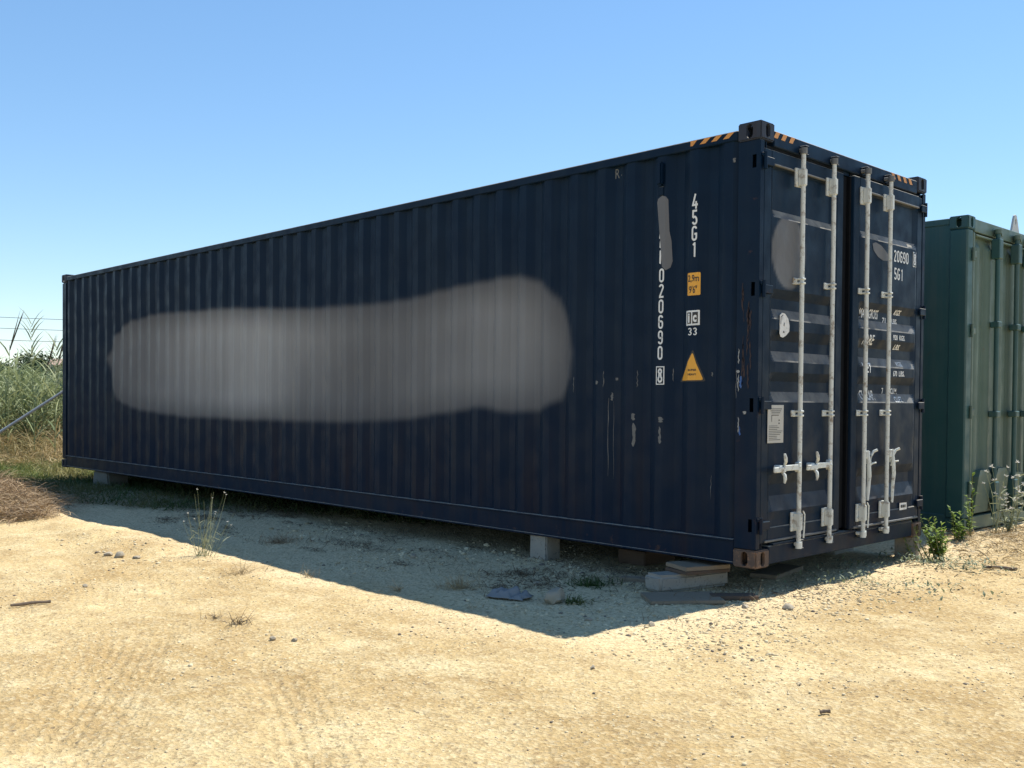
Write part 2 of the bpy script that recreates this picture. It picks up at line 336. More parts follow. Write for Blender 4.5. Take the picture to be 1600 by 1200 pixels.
loops = np.concatenate([quads.ravel(), tri.ravel()])
me.loops.add(len(loops)); me.loops.foreach_set('vertex_index', loops.astype(np.int32))
me.polygons.add(nq+na)
me.polygons.foreach_set('loop_start', np.concatenate([np.arange(nq)*4, nq*4+np.arange(na)*3]).astype(np.int32))
me.polygons.foreach_set('use_smooth', np.ones(nq+na, bool))
me.update(calc_edges=True); me.validate()
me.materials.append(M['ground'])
ground = link(bpy.data.objects.new('ground', me)); tag(ground, kind='structure')

# ------------------------------------------------------------------ corrugation
Z0 = 0.2; L, W, HH = 12.192, 2.438, 2.896; ZT = Z0+HH
PITCH = 0.2785; X0 = -0.807-0.125*PITCH
def corr(x):
    t = ((x-X0)/PITCH) % 1.0
    if t < 0.25: return 0.010
    if t < 0.5: return 0.010+0.036*(t-0.25)/0.25
    if t < 0.75: return 0.046
    return 0.046-0.036*(t-0.75)/0.25
BREAKS = sorted(X0+PITCH*(k+q) for k in range(-42, 5) for q in (0, 0.25, 0.5, 0.75))
def recess(z):   # how far the door skin lies behind the leaf frame, by height
    O = -0.006
    P = [(0.30, .004), (0.50, .004), (0.555, O), (0.655, .030), (0.73, .030), (0.80, O), (1.28, O), (1.35, .030), (1.42, .030), (1.48, O), (1.55, O), (1.62, .030),
         (1.69, .030), (1.76, O), (1.83, O), (1.90, .030), (1.97, .030), (2.03, O), (2.50, O), (2.555, .030), (2.83, .030), (2.86, .004), (3.0, .004)]
    for (a, da), (b, db) in zip(P, P[1:]):
        if a <= z <= b: return da+(db-da)*(z-a)/(b-a)
    return .004
ZB = [0.555, 0.655, 0.73, 0.80, 1.28, 1.35, 1.42, 1.48, 1.55, 1.62, 1.69, 1.76, 1.83, 1.90, 1.97, 2.03, 2.50, 2.555, 2.83, 2.86]
LEAF = {'L': (0.065, 1.105, -0.014), 'R': (1.215, 2.372, 0.012)}
def doorx(leaf, y, z):
    y0, y1, xf = LEAF[leaf]
    e = min(y-(y0+0.09), (y1-0.09)-y)
    k = max(0.0, min(1.0, e/0.06)); edge = 0.015*(1-k) if (leaf == 'R' and y > 1.8) else 0.0
    return xf-edge-recess(z)*k
def drape_side(bm, eps=0.002):
    for xb in BREAKS:
        xs = [v.co.x for v in bm.verts]
        if min(xs) < xb < max(xs):
            bmesh.ops.bisect_plane(bm, geom=bm.verts[:]+bm.edges[:]+bm.faces[:], plane_co=(xb, 0, 0), plane_no=(1, 0, 0), dist=1e-6)
    for v in bm.verts: v.co.y = corr(v.co.x)-eps-v.co.y
def drape_door(bm, leaf, eps=0.002):
    for zb in ZB:
        zs = [v.co.z for v in bm.verts]
        if min(zs) < zb < max(zs):
            bmesh.ops.bisect_plane(bm, geom=bm.verts[:]+bm.edges[:]+bm.faces[:], plane_co=(0, 0, zb), plane_no=(0, 0, 1), dist=1e-6)
    for v in bm.verts: v.co.x = doorx(leaf, v.co.y, v.co.z)+eps+v.co.x
# flat stroke lettering (x right, y up, unit height)
def arc(cx, cy, rx, ry, a0, a1, k=8): return [(cx+rx*math.cos(math.radians(a0+(a1-a0)*i/k)), cy+ry*math.sin(math.radians(a0+(a1-a0)*i/k))) for i in range(k+1)]
a, r_ = 0.07, 0.17     # half stroke, corner radius; cell 0.48 x 1
xl, xr, yb, yt, xm = a, 0.48-a, a, 1-a, 0.24
GL = {
 '0': [(arc(xm, yt-r_, r_, r_, 0, 180)+arc(xm, yb+r_, r_, r_, 180, 360), True)],
 '1': [([(xm+.05, yb-a), (xm+.05, yt+a*.4)], False), ([(xm+.08, yt-.01), (xm-.10, yt-.14)], False)],
 '2': [(arc(xm, yt-r_, r_, r_, 170, -20)+[(xl+.02, yb+.02)], False), ([(xl-.04, yb), (xr+.05, yb)], False)],
 '4': [([(xm+.04, yt+.06), (xl-.01, 0.27), (xr+.08, 0.27)], False), ([(xm+.10, .50), (xm+.10, yb-a)], False)],
 '5': [([(xr+.03, yt), (xl+.03, yt), (xl+.02, 0.56)]+arc(xm, yb+.2, r_, .27, 120, 0)+arc(xm, yb+r_, r_, r_, 0, -170), False)],
 '6': [(arc(xm, yt-r_, r_, r_, 10, 180)+arc(xm, yb+r_, r_, r_, 180, 360)+arc(xm, 0.40, r_, .15, 0, 160), False)],
 '9': [(arc(xm, yb+r_, r_, r_, 190, 360)+arc(xm, yt-r_, r_, r_, 0, 180)+arc(xm, 0.60, r_, .15, 180, 340), False)],
 '8': [(arc(xm, yt-r_+.03, r_-.03, r_-.02, -60, 240)+arc(xm, yb+r_, r_, r_+.02, 120, 420), True)],
 'G': [(arc(xm, yt-r_, r_, r_, 10, 180)+arc(xm, yb+r_, r_, r_, 180, 360)+[(xr, 0.46), (xm, 0.46)], False)],
 '3': [(arc(xm-.02, yt-.2, r_, .2, 160, -80)+arc(xm-.02, .27, r_+.01, .2, 80, -160), False)],
}
def stroke(bm, pts, closed, half, dep, T):
    P = [Vector(p) for p in pts]
    Q = [P[0]]
    for p in P[1:]:
        if (p-Q[-1]).length > 1e-3: Q.append(p)
    if closed and (Q[0]-Q[-1]).length < 1e-3: Q.pop()
    N = len(Q); Ls = []; Rs = []
    for i in range(N):
        a_ = Q[i-1] if (closed or i) else None; b_ = Q[(i+1) % N] if (closed or i < N-1) else None
        d1 = (Q[i]-a_).normalized() if a_ is not None else None; d2 = (b_-Q[i]).normalized() if b_ is not None else None
        d1 = d1 if d1 is not None else d2; d2 = d2 if d2 is not None else d1
        t = (d1+d2); t = t.normalized() if t.length > 1e-4 else d1
        nn = Vector((-t.y, t.x)); k = half/max(0.5, abs(nn.dot(Vector((-d1.y, d1.x)))))
        Ls.append(bm.verts.new(T(Q[i]+nn*k, dep))); Rs.append(bm.verts.new(T(Q[i]-nn*k, dep)))
    for i in range(N if closed else N-1):
        j_ = (i+1) % N; bm.faces.new((Rs[i], Rs[j_], Ls[j_], Ls[i]))
def side_text(bm, ch, x, z, h, wd=1.0):     # x = centre, z = foot
    for k, (pts, cl) in enumerate(GL[ch]):
        stroke(bm, pts, cl, a, 0.0004*k, lambda q, d: Vector((x+(q.x-xm)*h*wd, d, z+q.y*h)))
def door_glyph(bm, ch, y, z, h, wd=1.0):
    for k, (pts, cl) in enumerate(GL[ch]):
        stroke(bm, pts, cl, a, 0.0004*k, lambda q, d: Vector((d, y+(q.x-xm)*h*wd, z+q.y*h)))
def font_bm(txt, h, wd=1.0, shear=0.0, bold=0.0):   # built-in font, flat, unit: cap height h; returns bm with x right, z up, y=0
    cu = bpy.data.curves.new('t', 'FONT'); cu.body = txt; cu.size = h/0.73; cu.fill_mode = 'FRONT'; cu.shear = shear; cu.offset = bold; cu.resolution_u = 3
    ob = bpy.data.objects.new('t', cu); me_ = bpy.data.meshes.new_from_object(ob)
    b = bmesh.new(); b.from_mesh(me_); bpy.data.objects.remove(ob); bpy.data.curves.remove(cu); bpy.data.meshes.remove(me_)
    for v in b.verts: v.co = Vector((v.co.x*wd, 0, v.co.y))
    return b
def font_fit(txt, x0, x1, z0, z1, shear=0.0, bold=0.0):
    b = font_bm(txt, z1-z0, 1, shear, bold); xs = [v.co.x for v in b.verts]; zs = [v.co.z for v in b.verts]
    for v in b.verts: v.co.x = x0+(v.co.x-min(xs))/(max(xs)-min(xs))*(x1-x0); v.co.z = z0+(v.co.z-min(zs))/(max(zs)-min(zs))*(z1-z0)
    return b
def poly_bm(pts, plane='xz', d=0.0):
    b = bmesh.new(); vs_ = [b.verts.new((p[0], d, p[1]) if plane == 'xz' else (d, p[0], p[1])) for p in pts]; b.faces.new(vs_); return b
def rrect(x0, x1, z0, z1, r, k=4):
    return arc(x1-r, z1-r, r, r, 0, 90, k)+arc(x0+r, z1-r, r, r, 90, 180, k)+arc(x0+r, z0+r, r, r, 180, 270, k)+arc(x1-r, z0+r, r, r, 270, 360, k)
def poly_sdf(px, pz, P):    # signed distance (negative inside), numpy
    P = np.array(P); d = np.full(px.shape, 1e9); ins = np.zeros(px.shape, bool)
    for i in range(len(P)):
        ax_, az = P[i-1]; bx, bz = P[i]; ex, ez = bx-ax_, bz-az
        t = np.clip(((px-ax_)*ex+(pz-az)*ez)/(ex*ex+ez*ez), 0, 1)
        d = np.minimum(d, np.hypot(px-ax_-t*ex, pz-az-t*ez))
        c_ = ((az > pz) != (bz > pz)) & (px < (bx-ax_)*(pz-az)/(bz-az+1e-12)+ax_); ins ^= c_
    return np.where(ins, -d, d)

# ------------------------------------------------------------------ dark container
box40 = thing('shipping_container', (-L/2, W/2, Z0), 'long dark navy corrugated high shipping container raised on blocks, doors on the right end', 'container')
# side wall facing the camera
xs = sorted(set([-L+0.165, -0.165]+[b for b in BREAKS if -L+0.165 < b < -0.165]+[b+PITCH*0.125 for b in BREAKS if -L+0.165 < b+PITCH*0.125 < -0.165]))
zs = list(np.linspace(Z0+0.165, ZT-0.075, 132))
V = [(x, corr(x), z) for z in zs for x in xs]; nx = len(xs)
_v = np.array(V); _d = 0.010*fbm(_v[:, 0]+40, _v[:, 2]*1.3, 1.1, 3)*sst(-1.5, -2.5, _v[:, 0])*sst(Z0+0.165, 0.8, _v[:, 2])*(1-sst(2.6, ZT-0.08, _v[:, 2]))
V = [(p[0], p[1]+float(q), p[2]) for p, q in zip(V, _d)]
F = [(i*nx+k, i*nx+k+1, (i+1)*nx+k+1, (i+1)*nx+k) for i in range(len(zs)-1) for k in range(nx-1)]
sidew = pyobj('side_wall', V, F, M['side'], box40)
VA = np.array(V)
PATCH = [(-10.55, 1.8), (-10.47, 1.66), (-10.42, 1.53), (-10.2, 1.22), (-9.48, 1.08), (-8.26, 1.02), (-7.12, 1.01), (-5.72, 1.02), (-4.66, 1.03), (-3.64, 1.09), (-3.1, 1.14), (-2.77, 1.19), (-2.38, 1.16), (-2.01, 1.18), (-1.78, 1.28), (-1.67, 1.45), (-1.64, 1.65), (-1.68, 1.85), (-1.81, 2.07), (-1.98, 2.21), (-2.24, 2.28), (-2.54, 2.28), (-2.95, 2.26), (-3.56, 2.2), (-4.45, 2.19), (-5.36, 2.21), (-6.4, 2.27), (-7.44, 2.31), (-8.27, 2.33), (-9.19, 2.34), (-9.83, 2.29), (-10.32, 2.11)]
def set_attr(o, name, vals):
    at = o.data.attributes.new(name, 'FLOAT', 'POINT'); at.data.foreach_set('value', np.asarray(vals, np.float32))
sd = poly_sdf(VA[:, 0], VA[:, 2], PATCH)+0.03*fbm(VA[:, 0], VA[:, 2], 1.5, 2)
set_attr(sidew, 'blur_standin', 1-sst(-0.05, 0.03, sd))  # added grey area standing in for the blurred-out side logo
blur_tone = 0.55*np.exp(-((VA[:, 0]+7.0)/1.6)**2)+0.22*np.exp(-((VA[:, 0]+2.6)/0.9)**2)+0.12+0.25*fbm(VA[:, 0], VA[:, 2], 0.8, 3)
set_attr(sidew, 'blur_tone', np.clip(blur_tone*sst(0.0, 0.45, -sd+0.12), 0, 1))
# far side, blind end, roof, floor
xs2 = [b for b in BREAKS if -L+0.16 < b < -0.16]
V = [(x, W-corr(x), z) for z in (Z0+0.165, ZT-0.075) for x in xs2]; k_ = len(xs2)
pyobj('side_wall', V, [(k, k+k_, k+k_+1, k+1) for k in range(k_-1)], M['navy'], box40)
ys = np.linspace(0.16, W-0.16, 61); V = [(-L+corr(y*1.0-0.6), y, z) for z in (Z0+0.165, ZT-0.075) for y in ys]
pyobj('end_wall', V, [(k, k+1, k+62, k+61) for k in range(60)], M['navy'], box40)
V = [(x, y, ZT-0.036-0.4*corr(x)) for y in (0.055, W-0.055) for x in xs2]
pyobj('roof', V, [(k, k+1, k+k_+1, k+k_) for k in range(k_-1)], M['navy'], box40)
bm = bmesh.new(); box(bm, -L+0.1, -0.08, 0.06, W-0.06, Z0+0.14, Z0+0.168)
for k in range(30): box(bm, -L+0.35+k*0.395, -L+0.40+k*0.395, 0.05, W-0.05, Z0+0.02, Z0+0.139)
bmobj('floor', bm, M['navy'], box40)
# rails
for y0 in (0, W-0.06):
    bm = bmesh.new(); box(bm, -L+0.17, -0.175, y0, y0+0.06, ZT-0.098, ZT-0.034, 0.006)
    tr = bmobj('top_rail', bm, M['navy'], box40)
    if y0 == 0: top_rail = tr
    bm = bmesh.new()
    box(bm, -L+0.17, -0.175, y0+0.004, y0+0.05, Z0+0.012, Z0+0.166, 0.004)
    yy = -0.006 if y0 == 0 else y0+0.02
    box(bm, -L+0.17, -0.175, yy, yy+0.045, Z0+0.158, Z0+0.174, 0.003)
    box(bm, -L+0.17, -0.175, y0+0.0, y0+0.06, Z0+0.006, Z0+0.0225, 0.003)
    bmobj('bottom_rail', bm, M['post'], box40)
for z0, z1 in ((Z0+0.01, Z0+0.16), (ZT-0.09, ZT-0.01)):
    bm = bmesh.new(); box(bm, -L+0.004, -L+0.07, 0.162, W-0.162, z0, z1, 0.004); bmobj('end_rail', bm, M['navy'], box40)
# corner posts; door-end posts are hollow with hinge slots
def plain_post(yc_):
    bm = bmesh.new(); s = 1 if yc_ < 1 else -1
    box(bm, -L+0.006, -L+0.165, min(yc_+s*0.003, yc_+s*0.14), max(yc_+s*0.003, yc_+s*0.14), Z0+0.119, ZT-0.119, 0.012, seg=2)
    bmobj('corner_post', bm, M['post'], box40)
plain_post(0); plain_post(W)
SLOTS = [(0.43, 0.515), (1.215, 1.305), (1.97, 2.06), (2.80, 2.885)]
def door_post(y0, s, parent):
    bm = bmesh.new(); zb, zt = Z0+0.119, ZT-0.119
    def B(xa, xb, ya, yb_, za, zb_, bev=0.0): box(bm, xa, xb, min(y0+s*ya, y0+s*yb_), max(y0+s*ya, y0+s*yb_), za, zb_, bev)
    B(-0.170, -0.064, 0.003, 0.010, zb, zt); B(-0.034, -0.010, 0.003, 0.010, zb, zt)
    cur = zb
    for a_, b_ in SLOTS: B(-0.064, -0.034, 0.003, 0.010, cur, a_); cur = b_
    B(-0.064, -0.034, 0.003, 0.010, cur, zt)
    B(-0.012, -0.003, 0.0015, 0.050, zb, zt, 0.003)          # outer flange towards the hinges
    B(-0.170, -0.162, 0.011, 0.085, zb, zt); B(-0.161, -0.013, 0.080, 0.086, zb, zt)
    return bmobj('corner_post', bm, M['post'], parent)
post_near = door_post(0, 1, box40); post_far = door_post(W, -1, box40)
# corner castings (hollow, with oval holes)
def ev_mesh(o):
    dg = bpy.context.evaluated_depsgraph_get(); me_ = bpy.data.meshes.new_from_object(o.evaluated_get(dg)); return me_
def casting_mesh():
    bm = bmesh.new(); box(bm, -0.089, 0.089, -0.081, 0.081, 0, 0.118, 0.008, seg=2); me_ = bpy.data.meshes.new('a'); bm.to_mesh(me_); bm.free()
    cut = bmesh.new()
    def oval(axis):
        b = bmesh.new(); pr = arc(0, 0.030, 0.026, 0.026, 0, 180, 8)+arc(0, -0.012, 0.026, 0.026, 180, 360, 8)
        lo = []; hi = []
        for px_, pz_ in pr:
            for d_, lst in ((-0.2, lo), (0.2, hi)):
                lst.append(b.verts.new((d_, px_, 0.050+pz_) if axis == 'x' else (px_, d_, 0.050+pz_)))
        b.faces.new(lo); b.faces.new(hi[::-1])
        for i in range(len(lo)): b.faces.new((lo[i], hi[i], hi[(i+1) % len(lo)], lo[(i+1) % len(lo)]))
        bmesh.ops.recalc_face_normals(b, faces=b.faces); return b
    A_ = bpy.data.objects.new('a', me_); COL.objects.link(A_); tmp = [A_]
    inner = bmesh.new(); box(inner, -0.070, 0.070, -0.062, 0.062, 0.014, 0.104)
    topb = bmesh.new(); box(topb, -0.03, 0.03, -0.05, 0.05, -0.1, 0.3, 0.02, seg=2)
    for cb in (inner, oval('x'), oval('y'), topb):
        mm = bpy.data.meshes.new('c'); cb.to_mesh(mm); cb.free(); o_ = bpy.data.objects.new('c', mm); COL.objects.link(o_); tmp.append(o_)
        md = A_.modifiers.new('b', 'BOOLEAN'); md.object = o_; md.operation = 'DIFFERENCE'; md.solver = 'EXACT'
    res = ev_mesh(A_)
    for o_ in tmp: bpy.data.objects.remove(o_)
    return res
CM = casting_mesh(); CM.name = 'corner_casting'
def castings(root, Lx, Wy, z0, z1, ox, oy, mat_top, mat_bot, mat_key=None):
    for ix in (0, 1):
        for iy in (0, 1):
            for iz in (0, 1):
                key = (mat_key if (mat_key and ix == 0 and iz == 0) else (mat_top if iz else mat_bot))
                me_ = CASTM.get(key.name)
                if me_ is None:
                    me_ = CM.copy(); me_.materials.clear(); me_.materials.append(key); CASTM[key.name] = me_
                o_ = bpy.data.objects.new('corner_casting', me_)
                o_.location = (ox+(0.004-0.089 if ix == 0 else -Lx-0.004+0.089), oy+(-0.004+0.081 if iy == 0 else Wy+0.004-0.081), (z0 if iz == 0 else z1-0.118+0.004))
                link(o_, root)
CASTM = {}
castings(box40, L, W, Z0-0.006, ZT, 0, 0, M['cast'], M['cast'], M['rust'])
# header and sill
bm = bmesh.new(); box(bm, -0.11, -0.002, 0.162, W-0.162, ZT-0.140, ZT-0.036, 0.006); box(bm, -0.11, -0.030, 0.09, W-0.09, ZT-0.165, ZT-0.141)
header = bmobj('door_header', bm, M['navy'], box40)
bm = bmesh.new(); box(bm, -0.14, -0.004, 0.162, W-0.162, Z0+0.008, Z0+0.130, 0.006)
box(bm, -0.09, 0.006, 0.20, W-0.20, Z0+0.131, Z0+0.143)
box(bm, -0.12, -0.012, 0.1625, 0.20, Z0+0.06, Z0+0.118)
sill = bmobj('door_sill', bm, M['navy'], box40)
# doors
zlo, zhi = 0.352, 2.935
for leaf in 'LR':
    y0, y1, xf = LEAF[leaf]
    bm = bmesh.new(); t = 0.088
    box(bm, xf-0.05, xf+0.002, y0, y0+t, zlo, zhi, 0.005); box(bm, xf-0.05, xf+(0.002 if leaf == 'L' else -0.013), y1-t, y1, zlo, zhi, 0.005)
    box(bm, xf-0.05, xf+0.002, y0+t, y1-t, zlo, zlo+0.10, 0.005); box(bm, xf-0.05, xf+0.002, y0+t, y1-t, zhi-0.09, zhi, 0.005)
    door = bmobj('door', bm, M['door'], box40)
    set_attr(door, 'blur_standin', np.zeros(len(door.data.vertices))); set_attr(door, 'blur_tone', np.zeros(len(door.data.vertices)))
    ysd = sorted(set(list(np.linspace(y0+t+0.001, y1-t-0.001, 40))+[y0+0.15, y1-0.15]))
    zsd = sorted(set([q for q in ZB]+list(np.linspace(zlo+0.101, zhi-0.091, 150))))
    V = [(doorx(leaf, y, z), y, z) for z in zsd for y in ysd]; ny = len(ysd)
    F = [(i*ny+k, i*ny+k+1, (i+1)*ny+k+1, (i+1)*ny+k) for i in range(len(zsd)-1) for k in range(ny-1)]
    pan = pyobj('door_panel', V, F, M['door'], door); VA = np.array(V)
    if leaf == 'L':
        q = np.hypot((VA[:, 1]-0.372)/0.215, (VA[:, 2]-2.285)/0.255); ov = 1-sst(0.92, 1.02, q)  # added grey oval standing in for the blurred door logo
    else: ov = np.zeros(len(V))
    set_attr(pan, 'blur_standin', ov); set_attr(pan, 'blur_tone', ov*0.16)
    # gaskets
    bm = bmesh.new()
    ge = (1.106, 1.205) if leaf == 'L' else (1.196, 1.2145)
    box(bm, -0.07 if leaf == 'L' else -0.045, -0.034 if leaf == 'L' else -0.008, ge[0], ge[1]-(0.012 if leaf == 'L' else 0), zlo+0.01, zhi-0.01, 0.004)
    box(bm, -0.06, -0.02, y0, y1, zhi+0.001, zhi+0.022); box(bm, -0.06, -0.02, y0, y1, zlo-0.0075, zlo-0.001)
    bmobj('gasket', bm, M['rubber'], door)
    # hinges
    hy = 0.036 if leaf == 'L' else W-0.036
    for za, zb_ in SLOTS:
        bm = bmesh.new(); zc = (za+zb_)/2
        cyl(bm, (0.014, hy, zc-0.055), (0.014, hy, zc+0.055), 0.013, seg=10)
        yy = (hy, y0+0.07) if leaf == 'L' else (y1-0.07, hy)
        box(bm, xf+0.005, 0.022 if leaf == 'L' else 0.03, yy[0], yy[1], zc-0.028, zc+0.028, 0.004)
        box(bm, -0.002, 0.012, min(hy, hy*1.0+(-0.024 if leaf == 'L' else 0.0)), max(hy, hy+(0.0 if leaf == 'L' else 0.024)), zc+0.03, zc+0.05, 0.002)
        bmobj('hinge', bm, M['post'], door, smooth=35)
    # white weather strip edges: thin worn metal lips at head and foot
    for q in ((xf-0.01, xf+0.010, y0+0.10, y1-0.10, zhi-0.098, zhi-0.086), (xf-0.01, xf+0.012, y0+0.05, y1-0.05, zlo+0.002, zlo+0.018)):
        bm = bmesh.new(); box(bm, *q, 0.003); bmobj('drip_lip', bm, M['scuff'], door)
    if leaf == 'L': doorL = door; panL = pan
    else: doorR = door; panR = pan
# locking rods
RODS = [(0.475, 'L'), (0.890, 'L'), (1.338, 'R'), (1.703, 'R')]
for ri, (ry, leaf) in enumerate(RODS):
    xf = LEAF[leaf][2]; rx = xf+0.044
    bm = bmesh.new(); cyl(bm, (rx, ry, 0.33), (rx, ry, 2.985), 0.0158, seg=14); rod = bmobj('locking_rod', bm, M['galv'], box40, smooth=35)
    # tall end guides
    for z0, z1 in ((2.735, 2.862), (0.405, 0.535)):
        bm = bmesh.new(); box(bm, xf+0.005, xf+0.018, ry-0.048, ry+0.016, z0, z1, 0.002)
        box(bm, xf+0.014, rx+0.022, ry-0.021, ry+0.021, z0+0.004, z1-0.004, 0.007, seg=2)
        for zz in (z0+0.03, z1-0.03): cyl(bm, (xf+0.016, ry-0.036, zz), (xf+0.023, ry-0.036, zz), 0.006, seg=8)
        bmobj('rod_guide', bm, M['galv'], rod, smooth=30)
    for zc in (2.10, 1.205):
        bm = bmesh.new(); box(bm, xf+0.005, xf+0.016, ry-0.060, ry-0.010, zc-0.022, zc+0.022, 0.002)
        box(bm, xf+0.012, rx+0.020, ry-0.019, ry+0.019, zc+0.008, zc+0.021, 0.003); box(bm, xf+0.012, rx+0.020, ry-0.019, ry+0.019, zc-0.021, zc-0.008, 0.003)
        for dz in (-0.011, 0.011): cyl(bm, (xf+0.015, ry-0.045, zc+dz), (xf+0.021, ry-0.045, zc+dz), 0.005, seg=8)
        bmobj('rod_bracket', bm, M['galv'], rod, smooth=30)
    # cams and keepers
    for zc, s in ((2.985, 1), (0.318, -1)):
        bm = bmesh.new(); cyl(bm, (rx, ry, zc-0.03), (rx, ry, zc+0.012), 0.022, seg=14)
        box(bm, -0.001, rx+0.008, ry-0.010, ry+0.034, zc-0.016, zc+0.010, 0.005)
        cyl(bm, (rx+0.004, ry+0.026, zc-0.022), (rx+0.004, ry+0.026, zc+0.018), 0.010, seg=10)
        bmobj('cam', bm, M['galv'] if s < 0 else M['scuff'], rod, smooth=35)
        bm = bmesh.new()
        for zz in (zc-0.036, zc+0.020): box(bm, -0.003, 0.044, ry+0.006, ry+0.048, zz, zz+0.010, 0.003)
        box(bm, -0.003, 0.010, ry+0.006, ry+0.048, zc-0.025, zc+0.019, 0.002)
        bmobj('cam_keeper', bm, M['navy'], rod)
    zc = 0.843
    # handle hub
    bm = bmesh.new()
    if leaf == 'L':
        box(bm, rx-0.018, rx+0.020, ry-0.034, ry-0.004, zc-0.034, zc+0.034, 0.005)
        cyl(bm, (rx+0.019, ry-0.020, zc), (rx+0.026, ry-0.020, zc), 0.008, seg=8)
    else:
        box(bm, rx-0.014, rx+0.026, ry+0.004, ry+0.032, zc+0.025, zc+0.085, 0.005)
    bmobj('handle_hub', bm, M['galv'], rod, smooth=30)
    bm = bmesh.new()
    if leaf == 'L':
        e = 0.345
        box(bm, rx+0.006, rx+0.016, ry-e*0.62, ry-0.030, zc-0.019, zc+0.019, 0.003)
        box(bm, rx+0.010, rx+0.026, ry-e, ry-e*0.60, zc-0.026, zc+0.010, 0.004)
        bmobj('handle', bm, M['galv'], rod, smooth=30)
        yk = ry-e*0.68
        bm = bmesh.new(); box(bm, xf-0.034, rx+0.006, yk-0.022, yk+0.022, zc-0.016, zc+0.02, 0.004)
        for s in (1, -1):
            tube(bm, [(rx+0.006, yk+0.035 if s > 0 else yk, zc+0.02*s), (rx+0.030, yk+0.012 if s > 0 else yk, zc+0.045*s), (rx+0.034, yk, zc+0.072*s), (rx+0.03, yk-0.004, zc+0.098*s)], [0.009, 0.012, 0.012, 0.008], 8)
        bmobj('handle_retainer', bm, M['galv'], rod, smooth=50)
    else:
        ln = 0.30 if ri == 2 else 0.34
        y_ = ry+(0.016 if ri == 2 else 0.042)
        pts = [(rx+0.022, y_, zc+0.085), (rx+0.028, y_+0.008, zc-0.01), (rx+0.030, y_+0.012, zc-0.10), (rx+0.026, y_+0.004, zc-0.20), (rx+0.03, y_-0.01, zc-ln+0.02)]
        b2_ = bmesh.new(); tube(b2_, pts, [0.009, 0.013, 0.015, 0.013, 0.008], 8)
        merge(bm, b2_); bmobj('handle', bm, M['galv'], rod, smooth=50)
        yk = ry+0.128
        bm = bmesh.new(); box(bm, doorx('R', yk, 0.88)-0.002, xf+0.02, yk-0.02, yk+0.02, zc-0.02, zc+0.075, 0.004)
        tube(bm, [(xf+0.02, yk-0.012, zc-0.045), (xf+0.036, yk-0.016, zc+0.0), (xf+0.04, yk-0.012, zc+0.045), (xf+0.048, yk+0.008, zc+0.075), (xf+0.07, yk+0.028, zc+0.088)], [0.007, 0.010, 0.011, 0.011, 0.010], 8)
        tube(bm, [(xf+0.02, yk-0.014, zc-0.040), (xf+0.045, yk+0.006, zc-0.012), (xf+0.06, yk+0.03, zc-0.008)], [0.008, 0.007, 0.006], 8)
        bmobj('handle_retainer', bm, M['galv'], rod, smooth=50)
    if ri in (0, 2):   # seal wire loop on the lower guide of two rods
        bm = bmesh.new(); tube(bm, [(rx+0.024, ry+0.014, 0.545), (rx+0.03, ry+0.026, 0.52), (rx+0.028, ry+0.026, 0.43), (rx+0.026, ry+0.022, 0.36)], 0.005, 6); bmobj('seal_wire', bm, M['galv'], rod)

# ---- side inscriptions
bm = bmesh.new()
for k, ch in enumerate('020690'): side_text(bm, ch, -0.798-0.0012*k, 2.115-0.1088*k, 0.098, 0.92)
drape_side(bm); bmobj('serial_number', bm, M['white'], sidew)
bm = bmesh.new(); side_text(bm, '8', -0.803, 1.411, 0.10, 0.92); stroke(bm, [(-0.834, 1.400), (-0.770, 1.400), (-0.770, 1.522), (-0.834, 1.522)], True, 0.0035, 0.0002, lambda q, d: Vector((q.x, d, q.y)))
drape_side(bm); bmobj('check_digit', bm, M['white'], sidew)
bm = bmesh.new()
for k, ch in enumerate('45G1'): side_text(bm, ch, -0.519-0.001*k, 2.594-0.1087*k, 0.103, 0.92)
drape_side(bm); bmobj('size_code', bm, M['white'], sidew)
# grey stand-in for the blurred owner letters, slivers of them at its left edge
b = poly_bm([(x, z) for x, z in [(-0.843, 2.68), (-0.835, 2.705), (-0.80, 2.722), (-0.768, 2.712), (-0.753, 2.69), (-0.744, 2.47), (-0.730, 2.40), (-0.722, 2.26), (-0.735, 2.215), (-0.765, 2.198), (-0.795, 2.225), (-0.815, 2.42)]])
bmesh.ops.triangulate(b, faces=b.faces[:]); drape_side(b, 0.0030); bmobj('blur_standin_strip', b, M['over'], sidew)
bm = bmesh.new()
for z0, z1, dx in ((2.425, 2.455, 0), (2.36, 2.405, 0.004), (2.25, 2.34, 0.003)):
    merge(bm, poly_bm([(-0.822+dx, z0), (-0.808+dx, z0-0.006), (-0.806+dx, z1), (-0.820+dx, z1)]))
drape_side(bm, 0.0022); bmobj('letter_slivers', bm, M['white'], sidew)
# yellow height sticker
b = poly_bm(rrect(-0.579, -0.473, 2.006, 2.161, 0.008)); drape_side(b, 0.0018); st = bmobj('height_sticker', b, M['yellow'], sidew)
bm = font_fit("2,9m", -0.570, -0.482, 2.092, 2.146, 0, 0.0012); merge(bm, font_fit("9'6\"", -0.560, -0.494, 2.020, 2.072, 0, 0.0012)); drape_side(bm, 0.0032); bmobj('sticker_print', bm, M['ink'], st)
b = poly_bm([(-0.590, 1.800), (-0.475, 1.802), (-0.475, 1.904), (-0.590, 1.903)]); drape_side(b, 0.0018); ic = bmobj('approval_mark', b, M['white'], sidew)
bm = bmesh.new(); merge(bm, poly_bm([(-0.577, 1.813), (-0.540, 1.813), (-0.540, 1.891), (-0.577, 1.891)])); merge(bm, poly_bm([(-0.530, 1.813), (-0.486, 1.814), (-0.486, 1.892), (-0.530, 1.891)]))
drape_side(bm, 0.0028); bmobj('mark_field', bm, M['ink'], ic)
